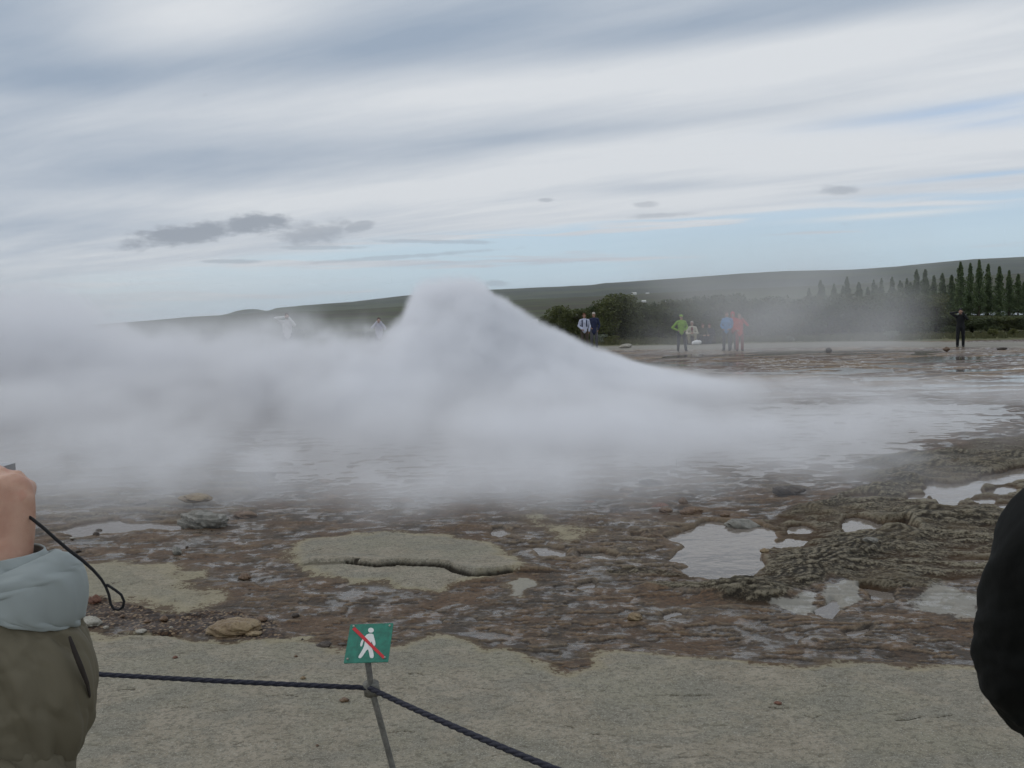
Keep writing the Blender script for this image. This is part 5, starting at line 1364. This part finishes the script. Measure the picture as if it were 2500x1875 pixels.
# hanging fold of the sleeve at the elbow
jk.build("jacket", fleece, R_e, remesh=.012, smoothing=4)
tr = MB(); tr.tube([Rp((1.04, .86, .90)), Rp((1.04, .86, 1.02))], [(.175, .125), (.17, .125)], 20, up=(0, 1, 0))
for s_ in (-1, 1): limb(tr, Rp((1.04 + s_ * .09, .86, .95)), Rp((1.04 + s_ * .10, .88, .53)), .108, .085, 5); limb(tr, Rp((1.04 + s_ * .10, .88, .53)), Rp((1.04 + s_ * .11, .85, .09)), .085, .072, 5)
tr.build("trousers", blk, R_e, remesh=.014, smoothing=3)
for s_ in (-1, 1): MB().tube([Rp((1.04 + s_ * .11, .80, .05)), Rp((1.04 + s_ * .12, 1.02, .045))], [(.048, .046), (.05, .038)], 14).build("shoe", blk, R_e, remesh=.01)
hb = MB(); hb.ball(Rp((1.02, .885, 1.79)), (.088, .10, .088), 18, 12); hb.ball(Rp((1.02, .86, 1.73)), (.083, .072, .088), 16, 10); hb.build("hair", cloth("hair_dark", (0.03, 0.02, 0.015)), R_e, remesh=.01)
cq = V3((.93, 1.26, 1.745))
c2 = empty("camera", cq, "dark camera raised by the person in the black jacket", "camera", "cameras held up by visitors")
MB().box((0, 0, 0), (.20, .04, .07)).build("camera_body", plain("camera_black", (0.02, 0.02, 0.022), 0.4, 0.5), c2, False)
MB().tube([(0, .02, 0), (0, .06, 0)], [.03, .028], 18, up=(0, 0, 1), cap=False).build("lens", plain("camera_lens", (0.01, 0.01, 0.012), 0.1, 0.6), c2)
# ------------------------------------------------------------------ steam: fog grids evaluated from noise fields
def fog(name, label, lo, hi, res, build, color, dens, aniso=0.0, bbox_res=None):
    me = bpy.data.meshes.new(name)
    me.from_pydata([lo, hi], [], [])
    o = bpy.data.objects.new(name, me)
    COL.objects.link(o)
    o["kind"] = "stuff"; o["label"] = label; o["category"] = "steam"
    g = bpy.data.node_groups.new(name + "_field", 'GeometryNodeTree')
    g.interface.new_socket("Geometry", in_out='INPUT', socket_type='NodeSocketGeometry')
    g.interface.new_socket("Geometry", in_out='OUTPUT', socket_type='NodeSocketGeometry')
    t = T(g)
    pos = Sock(t, t.node('GeometryNodeInputPosition').outputs[0])
    d = build(t, pos, *t.sep(pos))
    vc = t.node('GeometryNodeVolumeCube')
    t.put(vc.inputs['Density'], d)
    vc.inputs['Min'].default_value = lo; vc.inputs['Max'].default_value = hi
    for k, r in zip('XYZ', res): vc.inputs['Resolution ' + k].default_value = r
    sm = t.node('GeometryNodeSetMaterial')
    go = t.node('NodeGroupOutput')
    g.links.new(vc.outputs[0], sm.inputs[0]); g.links.new(sm.outputs[0], go.inputs[0])
    m = bpy.data.materials.new(name); m.use_nodes = True
    mt = T(m.node_tree)
    for n in list(m.node_tree.nodes): m.node_tree.nodes.remove(n)
    out = mt.node('ShaderNodeOutputMaterial'); pv = mt.node('ShaderNodeVolumePrincipled')
    pv.inputs['Color'].default_value = (*color, 1)
    pv.inputs['Density'].default_value = dens
    pv.inputs['Anisotropy'].default_value = aniso
    m.node_tree.links.new(pv.outputs[0], out.inputs['Volume'])
    sm.inputs['Material'].default_value = m
    me.materials.append(m)
    md = o.modifiers.new("fog", 'NODES'); md.node_group = g
    return o


def steam_field(t, pos, x, y, z):
    yr = y - 20.0
    n1 = (t.noise(t.comb(x * 0.55, y * 0.16, z * 0.7), 1.0, 3, 0.55) - 0.5) * 2.4
    n4 = (t.noise(t.comb(x * 4.0, y * 3.4, z * 4.2), 1.0, 4, 0.65, 0.6) - 0.5) * 2.4
    n2 = (t.noise(t.comb(x * 1.5 + 7, y * 1.3, z * 1.6), 1.0, 6, 0.66, 0.4) - 0.5) * 2.4
    n3 = (t.noise(t.comb(x * 0.30, y * 0.35, 2.0), 1.0, 3, 0.5) - 0.5) * 2.4
    # height profile of the cloud across the view at the vent's distance
    prof = t.curve(x, [(-17, 2.9), (-11, 2.8), (-9.5, 2.5), (-8.4, 1.95), (-7, 1.62), (-5.5, 1.58), (-4, 1.62), (-3.0, 1.68), (-2.3, 1.9), (-2.0, 2.25),
                       (-1.6, 2.58), (-1.0, 2.62), (-0.3, 2.20), (0.3, 1.84), (1.14, 1.40), (1.8, 1.08), (2.6, 0.74), (4.0, 0.42), (6.0, 0.36), (14, 0.30)])
    core = t.ramp(x, -2.9, -1.9) * t.ramp(x, 5.0, 1.2)
    mound = ((yr / 2.7).sq() * -1.0).exp()
    low = t.curve(x, [(-17, 1.45), (-10, 1.35), (-8, 1.15), (-5, 1.1), (-1, 0.95), (1, 0.75), (3, 0.56), (6, 0.38), (14, 0.31)])
    low = low * t.ramp(y, 8.0, 17.0, 0.42, 1.0)
    H = low + (prof - low).mx(0.0) * mound
    amp = t.ramp(x, -2.6, -1.6, 1.35, 0.15) * t.ramp(H, 0.2, 1.3, 0.25, 1.0)
    s = H - z + n1 * amp + n2 * (amp * 0.55 + 0.02) + n4 * t.ramp(H, 0.3, 1.6, 0.03, 0.15)
    w = t.ramp(x, -2.2, 0.2, 0.60, 0.32) * t.ramp(H, 0.2, 1.2, 0.4, 1.0)
    edge = t.ramp(s / w, 0.0, 1.0)
    near = t.curve(x, [(-17, 11.2), (-9, 9.9), (-6, 8.8), (-4, 8.1), (-1, 7.8), (2, 8.0), (4, 8.9), (6, 11.0), (9, 13.5), (14, 17)])
    fade_n = t.ramp(y + n1 * 1.3 + n2 * 0.6 - near, -0.4, 3.4)
    far = t.curve(x, [(-17, 31), (-6, 30), (0, 28), (4, 25), (8, 22.5), (14, 21.5)])
    fade_f = t.ramp(y + n1 * 1.6 - far, 2.0, -3.0)
    body = t.curve(x, [(-17, 0.34), (-6, 0.36), (-3, 0.50), (0, 0.85), (4, 0.52), (7, 0.26), (10, 0.17), (14, 0.15)])
    body = body * t.ramp(n3 + n1 * 0.6, -0.5, 0.5, 0.15, 1.7)
    d = body + core * t.ramp(yr.abs(), 4.2, 1.2) * 2.2
    d = d * t.ramp(n2, -0.45, 0.45, t.ramp(core, 0, 1, 0.35, 0.7), 1.3)
    # a ragged veil drifting above the bank on the left
    veil = t.ramp(x, -2.2, -4.2) * t.ramp(z + n1 * 1.1 + n2 * 0.4 - t.ramp(x, -8.0, -11.0, 0.0, 0.9), 2.3, 1.3) * t.ramp(n1 + n2 * 0.5, -0.3, 0.5) * t.ramp(y, 14, 17) * t.ramp(y, 27, 23) * 0.36
    return (edge * fade_n * fade_f * d + veil) * t.ramp(z, -0.05, 0.0)


fog("steam", "white steam billowing from the hot spring and drifting low over the wet ground", (-17, 7.5, -0.05), (13, 33, 3.6), (470, 380, 72),
    steam_field, (0.955, 0.962, 0.985), 1.7)


def thin_field(t, pos, x, y, z):
    n1 = t.noise(t.comb(x * 0.22, y * 0.2, z * 0.28 + 4), 1.0, 4, 0.6, 0.3)
    # a veil in front of the hedge, right of the people, and a rag on the far left
    right = t.ramp(x, 3.0, 8.0) * t.ramp(x + (n1 - 0.5) * 1.2, 15.9, 14.6) * t.ramp(z + (n1 - 0.5) * 5.0, 6.0, 2.0)
    left = t.ramp(x + z * 1.0 + (n1 - 0.5) * 5, -14.5, -18.5) * t.ramp(z + (n1 - 0.5) * 3, 4.6, 3.0)
    return (right + left * 2.2) * t.ramp(n1, 0.32, 0.72) * t.ramp(y, 34, 36) * t.ramp(y, 42.5, 40) * t.ramp(z, -0.05, 0.3)


fog("thin_steam", "thin veil of steam hanging in front of the hedge", (-26, 33.5, -0.05), (18, 43, 8.5), (150, 40, 40),
    thin_field, (0.97, 0.98, 1.0), 0.15)

# ------------------------------------------------------------------ the air itself
hz = MB(); hz.box((0, 6000, 160), (24000, 14000, 344))
haze = hz.build("haze", None, None, False); haze["kind"] = "stuff"
hm = bpy.data.materials.new("haze"); hm.use_nodes = True
ht = T(hm.node_tree)
for n in list(hm.node_tree.nodes): hm.node_tree.nodes.remove(n)
ho = ht.node('ShaderNodeOutputMaterial'); hp = ht.node('ShaderNodeVolumePrincipled')
hp.inputs['Color'].default_value = (0.86, 0.92, 1.0, 1); hp.inputs['Density'].default_value = 0.00006
hm.node_tree.links.new(hp.outputs[0], ho.inputs['Volume'])
haze.data.materials.append(hm)
